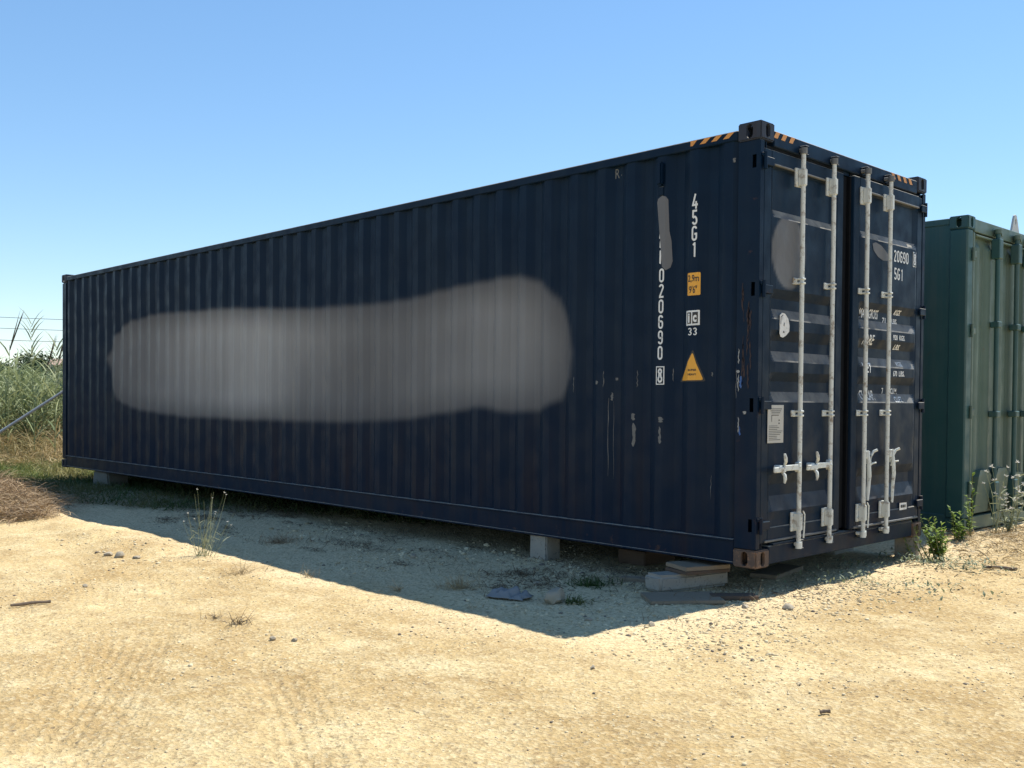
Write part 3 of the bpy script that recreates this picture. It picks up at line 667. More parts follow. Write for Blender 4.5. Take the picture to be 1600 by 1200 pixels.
for q in (('i', -0.566, -0.551, 1.820, 1.884), ('c', -0.524, -0.493, 1.822, 1.872)):
    bm = font_fit(*q, 0, 0.003); drape_side(bm, 0.0042); bmobj('mark_print', bm, M['white'], ic)
bm = bmesh.new(); side_text(bm, '3', -0.549, 1.733, 0.052, 1.25); side_text(bm, '3', -0.506, 1.733, 0.052, 1.25); drape_side(bm); bmobj('mark_number', bm, M['white'], sidew)
def rtri(s):
    cx, cz = -0.541, 1.485; T3 = [(-0.525, 1.618), (-0.640, 1.424), (-0.448, 1.427)]; T3 = [(cx+(x-cx)*s, cz+(z-cz)*s) for x, z in T3]; out_ = []
    for i in range(3):
        p = Vector(T3[i]); q0 = Vector(T3[i-1]); q1 = Vector(T3[(i+1) % 3]); r = 0.016
        A_ = p+(q0-p).normalized()*r; B_ = p+(q1-p).normalized()*r
        out_ += [tuple(A_), tuple(p*0.5+(A_+B_)*0.25), tuple(B_)]
    return out_
b = poly_bm(rtri(1.16)); drape_side(b, 0.0016); tg = bmobj('warning_triangle', b, M['ink'], sidew)
b = poly_bm(rtri(1.0)); drape_side(b, 0.0026); bmobj('triangle_field', b, M['yellow'], tg)
bm = font_fit('SUPER', -0.563, -0.490, 1.488, 1.503, 0, 0.0006); merge(bm, font_fit('HEAVY', -0.563, -0.490, 1.458, 1.473, 0, 0.0006)); drape_side(bm, 0.0038); bmobj('triangle_print', bm, M['ink'], tg)
# vent box under the top rail
bm = bmesh.new(); box(bm, -0.832, -0.782, -0.030, 0.012, 2.79, 2.955, 0.012, seg=2); box(bm, -0.826, -0.788, 0.002, 0.0095, 2.725, 2.785, 0.003)
bmobj('vent_cover', bm, M['navy'], sidew)
bm = font_fit('R', -1.262, -1.222, 2.915, 2.985); merge(bm, font_fit('.', -1.208, -1.200, 2.93, 2.938)); drape_side(bm, 0.0015); bmobj('chalk_letter', bm, M['scuff'], sidew)
# scuffs and scratches
def scuff_strip(bm, x, z0, z1, wd, wob=0.004, n_=8):
    ptsL = []; ptsR = []
    for k in range(n_+1):
        z = z0+(z1-z0)*k/n_; dx = rng.uniform(-wob, wob); h_ = wd*(0.35+0.65*rng.random())*(0.3 if k in (0, n_) else 1)
        ptsL.append((x+dx-h_/2, z)); ptsR.append((x+dx+h_/2, z))
    merge(bm, poly_bm(ptsL+ptsR[::-1]))
bm = bmesh.new()
for x, z0, z1, wd in ((-1.292, 0.72, 1.30, .006), (-1.255, 0.70, 1.28, .005), (-1.27, 1.28, 1.34, .02), (-1.04, 0.95, 1.12, .028), (-1.045, 1.14, 1.19, .035), (-0.80, 0.98, 1.10, .030), (-0.795, 1.13, 1.17, .05), (-0.385, 0.62, 0.78, .006),
                      (-1.63, 1.34, 1.46, .008), (-1.40, 1.40, 1.43, .035), (-1.33, 1.38, 1.50, .006), (-1.23, 1.43, 1.45, .03), (-1.02, 1.38, 1.50, .005), (-0.71, 1.42, 1.51, .006), (-0.385, 1.45, 1.48, .012), (-0.21, 2.86, 2.89, .02)):
    scuff_strip(bm, x, z0, z1, wd)
bmesh.ops.triangulate(bm, faces=bm.faces[:]); drape_side(bm, 0.0016); tag(bmobj('scratches', bm, M['scuff'], sidew), kind='stuff')
def post_marks(name, lst, mat):
    bm = bmesh.new()
    for x, z0, z1, wd in lst: scuff_strip(bm, x, z0, z1, wd)
    bmesh.ops.triangulate(bm, faces=bm.faces[:])
    for v in bm.verts: v.co.y = 0.0012
    tag(bmobj(name, bm, mat, post_near), kind='stuff')
post_marks('scratches', [(-0.150, 1.35, 1.46, .012), (-0.145, 1.08, 1.18, .014), (-0.148, 1.53, 1.63, .010), (-0.152, 1.47, 1.49, .03), (-0.165, 1.3, 1.5, .004), (-0.10, 1.2, 1.22, .03)], M['chalk'])
post_marks('blue_scrape', [(-0.128, 1.37, 1.45, .03), (-0.135, 1.06, 1.12, .016)], M['bluescuff'])
post_marks('rust_scrapes', [(-0.125+0.075*rng.random(), z_, z_+rng.uniform(.03, .22), rng.uniform(.004, .016)) for z_ in [rng.uniform(1.35, 1.95) for _ in range(16)]], M['rustfaint'])
# warning stripes
def stripe(parent, pts, plane, d):
    bmobj('warning_stripe', poly_bm(pts, plane, d), M['orange'], parent)
for k, x in enumerate((-0.535, -0.455, -0.363, -0.268)):
    q = [(x-0.024, 3.022), (x+0.022, 3.022), (x+0.066, 3.056), (x+0.018, 3.056)] if k else [(x-0.02, 3.022), (x+0.0, 3.022), (x+0.035, 3.056), (x-0.02, 3.056)]
    stripe(top_rail, q, 'xz', -0.0018)
for k, y in enumerate((0.185, 0.275, 0.372)): stripe(header, [(y-0.035, 3.012), (y+0.012, 3.012), (y+0.042, 3.054), (y-0.006, 3.054)], 'yz', 0.0002)
for k, y in enumerate((1.86, 1.955, 2.055, 2.15)): stripe(header, [(y+0.035, 3.012), (y-0.012, 3.012), (y-0.042, 3.054), (y+0.006, 3.054)][::-1], 'yz', 0.0002)
# ---- door inscriptions
def swap(bm):   # font plane xz -> door plane yz
    for v in bm.verts: v.co = Vector((v.co.y, v.co.x, v.co.z))
    return bm
def door_words(items):
    for txt, y0, y1, z0, z1, sh in items:
        bm = swap(font_fit(txt, y0, y1, z0, z1, sh, 0.0016)); drape_door(bm, 'R', 0.0025); bmobj('printed_word', bm, M['white'], doorR)
bm = bmesh.new()
for k, ch in enumerate('20690'): door_glyph(bm, ch, 1.862+0.052*k, 2.372, 0.090, 0.95)
drape_door(bm, 'R', 0.0025); bmobj('door_number', bm, M['white'], doorR); bm = bmesh.new()
door_glyph(bm, '8', 2.205, 2.378, 0.090, 0.95)
stroke(bm, [(2.174, 2.366), (2.237, 2.366), (2.237, 2.478), (2.174, 2.478)], True, 0.0035, 0.0002, lambda q, d: Vector((d, q.x, q.y)))
drape_door(bm, 'R', 0.0025); bmobj('check_digit', bm, M['white'], doorR); bm = bmesh.new()
for k, ch in enumerate('5G1'): door_glyph(bm, ch, 1.872+0.054*k, 2.234, 0.092, 0.95)
drape_door(bm, 'R', 0.0025); bmobj('size_code', bm, M['white'], doorR)
b = poly_bm([(1.49, 2.47), (1.54, 2.485), (1.63, 2.47), (1.72, 2.43), (1.765, 2.39), (1.74, 2.365), (1.66, 2.36), (1.58, 2.38), (1.51, 2.42)], 'yz'); drape_door(b, 'R', 0.003); bmobj('blur_standin_patch', b, M['over'], doorR)  # added grey stand-in for blurred lettering on the right door
door_words([('MAX', 1.365, 1.50, 1.915, 1.985, 0.25), ('GROSS', 1.515, 1.665, 1.915, 1.985, 0.25), ('KGS.', 1.915, 2.025, 1.965, 2.005, 0.2), ('71', 1.735, 1.79, 1.895, 1.935, 0), ('LBS.', 1.895, 1.985, 1.895, 1.935, 0),
  ('TARE', 1.372, 1.550, 1.715, 1.790, 0.15), ('920', 1.850, 1.925, 1.768, 1.808, 0), ('KGS.', 1.955, 2.050, 1.768, 1.808, 0), ('LBS.', 1.905, 2.010, 1.695, 1.735, 0.2),
  ('NET', 1.372, 1.508, 1.505, 1.580, 0), ('KGS.', 1.935, 2.045, 1.565, 1.602, 0), ('670', 1.858, 1.925, 1.487, 1.530, 0), ('LBS.', 1.955, 2.052, 1.487, 1.530, 0),
  ('CU.CAP.', 1.378, 1.602, 1.300, 1.375, 0), ('7', 1.745, 1.768, 1.350, 1.395, 0), ('CU.M.', 1.888, 2.000, 1.350, 1.395, 0), ('CU.FT.', 1.915, 2.050, 1.285, 1.330, 0)])
b = poly_bm([(0.262, 1.86), (0.285, 1.876), (0.325, 1.872), (0.365, 1.84), (0.382, 1.795), (0.378, 1.755), (0.335, 1.725), (0.300, 1.712), (0.272, 1.716), (0.258, 1.74)], 'yz', LEAF['L'][2]+0.0085)
q = bmesh.ops.extrude_face_region(b, geom=b.faces[:]); bmesh.ops.translate(b, verts=[g for g in q['geom'] if isinstance(g, bmesh.types.BMVert)], vec=(0.002, 0, 0)); stk = bmobj('torn_sticker', b, M['sticker'], doorL)
bm = bmesh.new()
for pts in ([(0.268, 1.80), (0.274, 1.80), (0.276, 1.845), (0.270, 1.845)], [(0.305, 1.792), (0.315, 1.787), (0.318, 1.81), (0.312, 1.815)], [(0.298, 1.745), (0.315, 1.742), (0.318, 1.752), (0.302, 1.757)], [(0.272, 1.85), (0.30, 1.866), (0.30, 1.860), (0.275, 1.845)]): merge(bm, poly_bm(pts, 'yz', LEAF['L'][2]+0.0115))
tag(bmobj('sticker_print', bm, M['ink'], stk), kind='stuff')
b = bmesh.new(); box(b, LEAF['L'][2]+0.0068, LEAF['L'][2]+0.0105, 0.128, 0.322, 1.010, 1.262, 0.001); plate = bmobj('data_plate', b, M['plate'], doorL)
bm = bmesh.new(); px_ = LEAF['L'][2]+0.0116
for k in range(3): merge(bm, poly_bm([(0.150+0.01*k, 1.238-0.013*k), (0.300-0.012*k, 1.238-0.013*k), (0.300-0.012*k, 1.2335-0.013*k), (0.150+0.01*k, 1.2335-0.013*k)], 'yz', px_))
for k in range(9):
    y_b = 0.31-rng.random()*0.07; z_ = 1.125-0.0115*k; merge(bm, poly_bm([(0.142, z_), (y_b, z_), (y_b, z_-0.0035), (0.142, z_-0.0035)], 'yz', px_))
merge(bm, poly_bm([(0.172, 1.150), (0.178, 1.150), (0.178, 1.197), (0.172, 1.197)], 'yz', px_)); merge(bm, poly_bm([(0.178, 1.192), (0.262, 1.192), (0.262, 1.197), (0.178, 1.197)], 'yz', px_))
for z_ in (1.165, 1.145): merge(bm, poly_bm([(0.258, z_), (0.272, z_), (0.272, z_-0.009), (0.258, z_-0.009)], 'yz', px_))
tag(bmobj('plate_print', bm, M['ink'], plate), kind='stuff')
b = poly_bm([(2.004, 0.437), (2.128, 0.439), (2.128, 0.493), (2.004, 0.495)], 'yz', LEAF['R'][2]+0.0075); lb = bmobj('small_label', b, M['sticker'], doorR)
bm = bmesh.new()
for k, (y0, y1) in enumerate(((2.024, 2.050), (2.055, 2.080), (2.086, 2.108))): merge(bm, poly_bm([(y0, 0.455), (y1, 0.455), (y1, 0.478), (y0, 0.478)], 'yz', LEAF['R'][2]+0.009))
bmobj('label_print', bm, M['ink'], lb)

# ------------------------------------------------------------------ green container behind
GX, GY, GZ = -0.16, 3.68, 0.10; GL_, GW = 12.192, 2.438; GT = GZ+2.896
gc = thing('shipping_container', (GX-GL_/2, GY+GW/2, GZ), 'faded green shipping container with vertical ribbed doors, partly hidden at the right edge', 'container')
def gbox(name, dims, mat, parent=gc, bev=0.005, smooth=False):
    bm = bmesh.new()
    for d in dims: box(bm, GX+d[0], GX+d[1], GY+d[2], GY+d[3], GZ+d[4], GZ+d[5], bev)
    return bmobj(name, bm, mat, parent, smooth)
castings(gc, GL_, GW, GZ-0.002, GT, GX, GY, M['green'], M['green'])
gw = gbox('side_wall', [(-GL_+0.16, -0.165, 0.012, 0.030, 0.10, 2.83)], M['green'], bev=0)
gbox('wall_seam', [(-0.62-1.22*k, -0.605-1.22*k, 0.004, 0.0115, 0.16, 2.80) for k in range(9)], M['green'], gw, bev=0.002)
gbox('side_wall', [(-GL_+0.16, -0.165, GW-0.03, GW-0.012, 0.10, 2.83)], M['green'], bev=0)
gbox('end_wall', [(-GL_+0.01, -GL_+0.03, 0.16, GW-0.16, 0.10, 2.83)], M['green'], bev=0)
gbox('roof', [(-GL_+0.16, -0.16, 0.065, GW-0.065, 2.862, 2.872)], M['green'], bev=0)
for y in (0.002, GW-0.062):
    gbox('top_rail', [(-GL_+0.175, -0.176, y, y+0.06, 2.828, 2.886)], M['green']); gbox('bottom_rail', [(-GL_+0.175, -0.176, y, y+0.06, 0.008, 0.15)], M['green'])
for x in (-0.172, -GL_+0.004):
    for y in (0.002, GW-0.132): gbox('corner_post', [(x, x+0.168, y, y+0.13, 0.118, 2.78)], M['green'], bev=0.012)
ghd = gbox('door_header', [(-0.11, -0.004, 0.162, GW-0.162, 2.765, 2.884)], M['greendoor']); gbox('door_sill', [(-0.12, -0.004, 0.162, GW-0.162, 0.006, 0.13)], M['greendoor'])
def gx_(y, z):      # vertical round-topped ribs pressed into the leaf
    lo, hi = sst(0.30, 0.36, z), 1-sst(2.62, 2.70, z)
    t = ((y-0.18) % 0.29)/0.29; r = math.sin(math.pi*t/0.55)**0.6 if 0 < t < 0.55 else 0.0
    return -0.045+0.040*r*float(lo*hi)
for li, (y0, y1) in enumerate(((0.145, 1.205), (1.222, 2.29))):
    ysd = np.linspace(y0+0.002, y1-0.002, 150); zsd = [0.145, 0.22, 0.30, 0.315, 0.33, 0.345, 0.36, 0.5, 1.0, 1.6, 2.2, 2.6, 2.62, 2.635, 2.65, 2.665, 2.68, 2.70, 2.755]
    V = [(GX+gx_(y, z), GY+y, GZ+z) for z in zsd for y in ysd]
    F = [(i*150+k, i*150+k+1, (i+1)*150+k+1, (i+1)*150+k) for i in range(len(zsd)-1) for k in range(149)]
    gd = pyobj('door', V, F, M['greendoor'], gc, smooth=True)
    gbox('door_edge', [(-0.05, -0.004, y0-0.01, y0+0.03, 0.14, 2.758), (-0.05, -0.004, y1-0.03, y1+0.006, 0.14, 2.758)], M['greendoor'], gd)
    gbox('head_lip', [(-0.03, 0.006, y0+0.04, y1-0.04, 2.724, 2.742)], M['greendoor'], gd, bev=0.004)
    for zc in (0.4, 1.1, 1.85, 2.55):
        yy = 0.10 if li == 0 else 2.335
        bm = bmesh.new(); cyl(bm, (GX+0.012, GY+yy, GZ+zc-0.06), (GX+0.012, GY+yy, GZ+zc+0.06), 0.014, seg=10); box(bm, GX-0.004, GX+0.02, GY+min(yy, yy+(0.06 if li == 0 else -0.06)), GY+max(yy, yy+(0.06 if li == 0 else -0.06)), GZ+zc-0.03, GZ+zc+0.03, 0.004)
        bmobj('hinge', bm, M['greendoor'], gd, smooth=35)
for ry in (0.585, 1.07, 1.40, 1.86):
    bm = bmesh.new(); cyl(bm, (GX+0.045, GY+ry, GZ+0.10), (GX+0.045, GY+ry, GZ+2.80), 0.022, seg=14); rod = bmobj('locking_rod', bm, M['green'], gc, smooth=35)
    for z0, z1 in ((2.55, 2.74), (0.28, 0.44), (1.9, 1.96), (1.05, 1.11)):
        gbox('rod_guide', [(-0.003, 0.08, ry-0.045, ry+0.045, z0, z1)], M['green'], rod, bev=0.008)
    bm = bmesh.new(); cyl(bm, (GX+0.045, GY+ry, GZ+2.79), (GX+0.045, GY+ry, GZ+2.83), 0.032, seg=12); box(bm, GX-0.003, GX+0.07, GY+ry+0.025, GY+ry+0.065, GZ+2.77, GZ+2.84, 0.004); bmobj('cam', bm, M['greendoor'], rod, smooth=35)
# lower guard plates, leaning out at their tops
for yc_, hz in ((0.37, 0.56), (0.80, 0.56), (1.25, 0.5)):
    b = bmesh.new(); ring0 = [(0.008, yc_-0.16, 0.16), (0.008, yc_+0.16, 0.16), (0.045, yc_+0.15, hz-0.06), (0.040, yc_+0.10, hz), (0.040, yc_-0.10, hz), (0.045, yc_-0.15, hz-0.06)]
    f_ = [b.verts.new((GX+p[0], GY+p[1], GZ+p[2])) for p in ring0]; bk = [b.verts.new((GX-0.006, GY+p[1]*1.0, GZ+p[2])) for p in ring0]
    b.faces.new(f_); b.faces.new(bk[::-1])
    for k in range(6): b.faces.new((f_[k], bk[k], bk[(k+1) % 6], f_[(k+1) % 6]))
    bmobj('guard_plate', b, M['greendoor'], gc)
# lifting eye on the roof edge
b = bmesh.new(); prof = [(1.13, 2.885), (1.33, 2.885), (1.275, 3.02), (1.255, 3.055), (1.23, 3.065), (1.205, 3.055), (1.185, 3.02)]
hole = arc(1.23, 2.995, 0.018, 0.03, 0, 360, 10)[:-1]
fr = [b.verts.new((GX-0.05, GY+p[0], GZ+p[1])) for p in prof]; bk = [b.verts.new((GX-0.03, GY+p[0], GZ+p[1])) for p in prof]
hf = [b.verts.new((GX-0.05, GY+p[0], GZ+p[1])) for p in hole]; hb = [b.verts.new((GX-0.03, GY+p[0], GZ+p[1])) for p in hole]
for A_, B_ in ((fr, hf), (bk, hb)):
    ed = [b.edges.new((A_[k], A_[(k+1) % len(A_)])) for k in range(len(A_))]+[b.edges.new((B_[k], B_[(k+1) % len(B_)])) for k in range(len(B_))]
    bmesh.ops.triangle_fill(b, edges=ed, use_beauty=True)
for k in range(len(fr)): b.faces.new((fr[k], bk[k], bk[(k+1) % len(fr)], fr[(k+1) % len(fr)]))
for k in range(len(hf)): b.faces.new((hf[k], hb[k], hb[(k+1) % len(hf)], hf[(k+1) % len(hf)]))
bmobj('lifting_eye', b, M['plate'], gc)

# ------------------------------------------------------------------ blocks, boards, stones, sticks
def rock_bm(sx, sy, sz, seed, rough=0.18, cut=0.0, sub=3):
    b = bmesh.new(); bmesh.ops.create_icosphere(b, subdivisions=sub, radius=1.0)
    R_ = random.Random(seed); pl = [(Vector((R_.gauss(0, 1), R_.gauss(0, 1), R_.gauss(0, 1))).normalized(), R_.uniform(0.55, 0.85)) for _ in range(9)]
    for v in b.verts:
        for nn, d in pl:
            e = v.co.dot(nn)-d
            if e > 0: v.co -= nn*e
        f = 1+rough*float(fbm(v.co.x*1.7+seed, v.co.y*1.7+v.co.z*2.3, 1.3, 3)); v.co *= f
        v.co = Vector((v.co.x*sx, v.co.y*sy, v.co.z*sz))
    return b
def rough_block(name, c_, dims, rot, mat, label, cat, bev=0.012, jit=0.004, group=None, sub=3, parent=None):
    b = bmesh.new(); box(b, -dims[0]/2, dims[0]/2, -dims[1]/2, dims[1]/2, 0, dims[2], bev, seg=2)
    if sub: bmesh.ops.subdivide_edges(b, edges=[e for e in b.edges if e.calc_length() > 0.06], cuts=sub, use_grid_fill=True)
    s = rng.random()*50
    for v in b.verts: v.co += Vector((float(fbm(v.co.y*9+s, v.co.z*9, 1, 2)), float(fbm(v.co.x*9, v.co.z*9+s, 1, 2)), float(fbm(v.co.x*9+s, v.co.y*9, 1, 2))))*jit*2
    bmesh.ops.transform(b, matrix=Matrix.Translation(c_) @ Matrix.Rotation(rot, 4, 'Z'), verts=b.verts)
    o_ = bmobj(name, b, mat, parent, smooth=40)
    if label: tag(o_, label, cat, group)
    return o_
rough_block('concrete_block', (-2.02, 0.11, -0.03), (0.18, 0.17, 0.239), 0.05, M['conc'], 'grey concrete block under the middle of the dark container side rail', 'block', 0.01, 0.003)
rough_block('concrete_block', (-10.85, 0.20, -0.03), (0.50, 0.30, 0.236), 0.03, M['oldconc'], 'dull old concrete block in shaded grass under the far end of the container', 'block', 0.02, 0.008)
rough_block('concrete_block', (-0.72, W-0.16, -0.03), (0.27, 0.34, 0.239), 0.0, M['conc'], 'concrete block under the dark container beside its far door corner', 'block', 0.01, 0.003)
rough_block('concrete_block', (-10.9, W-0.16, -0.03), (0.4, 0.34, 0.239), 0.0, M['conc'], 'concrete block hidden behind under the far back corner of the container', 'block', 0.01, 0.003)
rough_block('timber_block', (-1.42, 0.66, -0.02), (0.26, 0.42, 0.13), 0.05, M['timber'], 'dark reddish timber block in the shadow beneath the container', 'timber', 0.008, 0.002)
# kerb-like slab with a worn end
b = bmesh.new(); box(b, -0.09, 0.09, -0.31, 0.31, 0, 0.115, 0.022, seg=3)
bmesh.ops.subdivide_edges(b, edges=[e for e in b.edges if e.calc_length() > 0.08], cuts=4, use_grid_fill=True)
for v in b.verts:
    if v.co.y < -0.18: v.co.x *= 1+0.25*((-v.co.y-0.18)/0.13)*0.0; v.co.z *= 1+0.05
    v.co += Vector((1, 1, 1))*0.006*float(fbm(v.co.x*12+v.co.z*9, v.co.y*9, 1, 3))
bmesh.ops.transform(b, matrix=Matrix.Translation((-0.52, -0.03, 0.005)) @ Matrix.Rotation(math.radians(-12), 4, 'Z'), verts=b.verts)
tag(bmobj('concrete_slab', b, M['conc'], None, smooth=40), 'pale rounded concrete slab on the ground with two boards lying on it', 'slab')
rough_block('wooden_board', (-0.47, 0.02, 0.122), (0.24, 0.37, 0.022), math.radians(-16), M['timber'], 'lower brown board lying on the concrete slab', 'board', 0.003, 0.001, 'boards by the container corner')
rough_block('wooden_board', (-0.475, 0.03, 0.146), (0.25, 0.36, 0.028), math.radians(-20), M['wood'], 'upper weathered board on top of the concrete slab', 'board', 0.003, 0.001, 'boards by the container corner')
rough_block('wooden_board', (-0.30, -0.38, 0.004), (0.30, 0.48, 0.022), math.radians(-38), M['wood'], 'flat weathered board on the ground in front of the concrete slab', 'board', 0.003, 0.001, 'boards by the container corner')
rough_block('wooden_board', (-0.10, -0.10, 0.006), (0.13, 0.30, 0.025), math.radians(-44), M['timber'], 'small reddish broken board at the edge of the shadow', 'board', 0.004, 0.003, 'boards by the container corner')
rough_block('wooden_board', (-0.85, -0.08, 0.004), (0.10, 0.34, 0.03), math.radians(-65), M['wood'], 'narrow shaded board on the ground left of the concrete slab', 'board', 0.004, 0.002, 'boards by the container corner')
rough_block('wooden_board', (-0.42, 0.95, 0.005), (0.20, 0.55, 0.03), math.radians(10), M['wood'], 'grey board on the ground beneath the container door sill', 'board', 0.004, 0.002, 'boards by the container corner')
def stone(x, y, s, seed, label, group='loose stones on the ground', mat='rock', sz=0.7, sub=2):
    b = rock_bm(s, s*rng.uniform(0.7, 1.0), s*sz, seed, sub=sub)
    zz = float(H(x, y)); bmesh.ops.transform(b, matrix=Matrix.Translation((x, y, zz+s*sz*0.45)) @ Matrix.Rotation(rng.random()*6, 4, 'Z'), verts=b.verts)
    return tag(bmobj('stone', b, M[mat], None, smooth=30), label, 'stone', group)
stone(-0.80, -1.04, 0.105, 3, 'largest grey stone, in the shade beside the blue plastic sheet', sz=0.62, sub=3)
# crumpled plastic sheet
b = bmesh.new(); bmesh.ops.create_grid(b, x_segments=26, y_segments=18, size=0.5)
for v in b.verts:
    x, y = v.co.x*0.30, v.co.y*0.18; z = 0.09*abs(float(fbm(x*9+2, y*9, 1, 3)))+0.012
    e = min(0.5-abs(v.co.x), 0.5-abs(v.co.y))*2; z *= min(1, 0.25+e*3)
    a_ = 0.35; x += 0.05*float(fbm(v.co.x*3, v.co.y*3+5, 1, 2)); v.co = Vector((-1.08+x*math.cos(a_)-y*math.sin(a_), -1.17+x*math.sin(a_)+y*math.cos(a_), z+0.004+float(H(-1.08, -1.17))))
bmesh.ops.solidify(b, geom=b.faces[:], thickness=0.002); tag(bmobj('plastic_sheet', b, M['plastic'], None, smooth=60), 'crumpled blue grey plastic sheet in the shade left of the large stone', 'plastic')
def stick(p0, p1, r, label, wob=0.01, flat=False):
    p0, p1 = Vector(p0), Vector(p1); bm = bmesh.new(); pts = []
    for k in range(7):
        q = p0.lerp(p1, k/6); q += Vector((rng.uniform(-wob, wob), rng.uniform(-wob, wob), 0)); q.z = float(H(q.x, q.y))+r*0.9+0.004; pts.append(q)
    tube(bm, pts, [r*rng.uniform(0.75, 1.1) for _ in pts], 7); return tag(bmobj('stick', bm, M['stick'], None, smooth=40), label, 'stick', 'loose sticks on the sand')
stick((-2.87, -3.62, 0), (-2.84, -3.40, 0), 0.011, 'short dark stick on sunlit sand at far left foreground', 0.006)
stick((0.56, 2.27, 0), (0.75, 2.45, 0), 0.013, 'thick brown stick on sand in front of the green container', 0.004)
stick((1.525, -1.90, 0), (1.55, -1.865, 0), 0.008, 'tiny brown stub alone on the bright sand at lower right', 0.001)
for k, (x, y, s, t_) in enumerate(((-4.30, -2.38, .05, 'pale stone in the small stone cluster left of the dry weed'), (-4.42, -2.42, .04, 'darker stone left in the small stone cluster by the shadow edge'), (-4.15, -2.30, .032, 'smallest stone right in the small stone cluster by the shadow edge'),
        (-3.30, -3.02, .022, 'lone small stone on bright sand between stick and weed'), (-1.10, -2.88, .022, 'dark pebble near the dead weed tuft, left one of a pair'), (-1.02, -2.80, .02, 'dark pebble near the dead weed tuft, right one of a pair'),
        (-0.30, -1.28, .022, 'small stone inside the shadow tip of the container'), (0.02, -1.10, .03, 'lone stone on sunlit sand just right of the shadow tip'), (0.42, -2.05, .018, 'small dark stone below the shadow tip on bright sand'),
        (0.30, -0.10, .04, 'pale stone at the gravel edge in front of the rusty casting'), (0.12, -0.30, .03, 'pale stone beside the small reddish board at shadow edge'), (-1.25, -0.75, .03, 'pale stone in shaded gravel left of the boards'), (-2.75, -0.65, .04, 'dark stone in shaded gravel below the container side'))):
    stone(x, y, s, 20+k, t_)
# concrete offcut beside the door sill corner (pale block at far door casting)
rough_block('concrete_block', (-0.10, 2.40, -0.02), (0.16, 0.14, 0.21), 0.1, M['conc'], 'small pale block under the far door corner casting beside the green plant', 'block', 0.01, 0.003)
# leaning metal pole beyond the far end of the container
A_ = Vector((-13.0, -0.629, 0.709)); B_ = CAM+(Vector((-13.0, 0.291, 1.327))-CAM)*((-12.62-CAM.x)/(-13.0-CAM.x)); d_ = (B_-A_)
t0 = -A_.z/d_.z; t1 = (-12.215-A_.x)/d_.x
bm = bmesh.new(); cyl(bm, A_+d_*t0, A_+d_*t1, 0.022, seg=12); tag(bmobj('metal_pole', bm, M['pole'], None, smooth=35), 'thin grey metal pole leaning against the far end of the container', 'pole')

# ------------------------------------------------------------------ vegetation helpers
class Leaves:
    def __init__(s): s.v = []; s.f = []
    def blade(s, p, d, ln, wd, droop=0.4, seg=3, tw=None):
        p = Vector(p); d = Vector(d).normalized(); side = d.cross(Vector((0, 0, 1)))
        side = side.normalized() if side.length > 1e-3 else Vector((1, 0, 0))
        if tw is None: tw = rng.uniform(-1.2, 1.2)
        side = (side*math.cos(tw)+d.cross(side)*math.sin(tw)); b0 = len(s.v); cur = p.copy(); dd = d.copy()
        for k in range(seg+1):
            t = k/seg; h_ = wd*0.5*(1-t**1.6)*(0.75+0.5*t if t < 0.5 else 1.0)
            if k < seg: s.v += [tuple(cur-side*h_), tuple(cur+side*h_)]
            else: s.v.append(tuple(cur))
            cur = cur+dd*(ln/seg); dd = (dd+Vector((0, 0, -droop/seg))).normalized()
        for k in range(seg-1): s.f.append((b0+2*k, b0+2*k+1, b0+2*k+3, b0+2*k+2))
        s.f.append((b0+2*seg-2, b0+2*seg-1, b0+2*seg))
    def leaf(s, p, d, ln, wd, fold=0.25):
        p = Vector(p); d = Vector(d).normalized(); side = d.cross(Vector((0, 0, 1))); side = side.normalized() if side.length > 1e-3 else Vector((1, 0, 0)); nn = side.cross(d)
        b0 = len(s.v); mid = p+d*ln*0.5+nn*ln*0.05
        s.v += [tuple(p), tuple(p+d*ln*0.45+side*wd*0.5+nn*wd*fold), tuple(p+d*ln-nn*ln*0.06), tuple(p+d*ln*0.45-side*wd*0.5+nn*wd*fold), tuple(mid)]
        s.f += [(b0, b0+1, b0+4), (b0+1, b0+2, b0+4), (b0+2, b0+3, b0+4), (b0+3, b0, b0+4)]
    def twig(s, pts, r0, r1):
        b0 = len(s.v); pts = [Vector(q) for q in pts]; N = len(pts)
        for i, q in enumerate(pts):
            d = (pts[min(i+1, N-1)]-pts[max(i-1, 0)]).normalized(); a_ = d.cross(Vector((0.3, 0.2, 1))).normalized(); c_ = d.cross(a_); r = r0+(r1-r0)*i/(N-1)
            for k in range(3): s.v.append(tuple(q+r*(math.cos(2.094*k)*a_+math.sin(2.094*k)*c_)))
        for i in range(N-1):
            for k in range(3): s.f.append((b0+3*i+k, b0+3*i+(k+1) % 3, b0+3*i+3+(k+1) % 3, b0+3*i+3+k))
    def obj(s, name, mat, parent=None, smooth=False): return pyobj(name, s.v, s.f, mat, parent, smooth)
def rdir(zmin, zmax, R_=rng):
    a_ = R_.uniform(0, 6.283); z = R_.uniform(zmin, zmax); q = math.sqrt(max(0, 1-z*z)); return Vector((q*math.cos(a_), q*math.sin(a_), z))
_gx = np.linspace(-32, 8, 801); _gy = np.linspace(-8, 12, 401); _GH = H(*np.meshgrid(_gx, _gy, indexing='ij'))
def gz1(x, y):
    u = (x+32)/0.05; v = (y+8)/0.05; i = int(u); j_ = int(v)
    if not (0 <= i < 800 and 0 <= j_ < 400): return float(H(x, y))
    u -= i; v -= j_
    return float((_GH[i, j_]*(1-u)+_GH[i+1, j_]*u)*(1-v)+(_GH[i, j_+1]*(1-u)+_GH[i+1, j_+1]*u)*v)

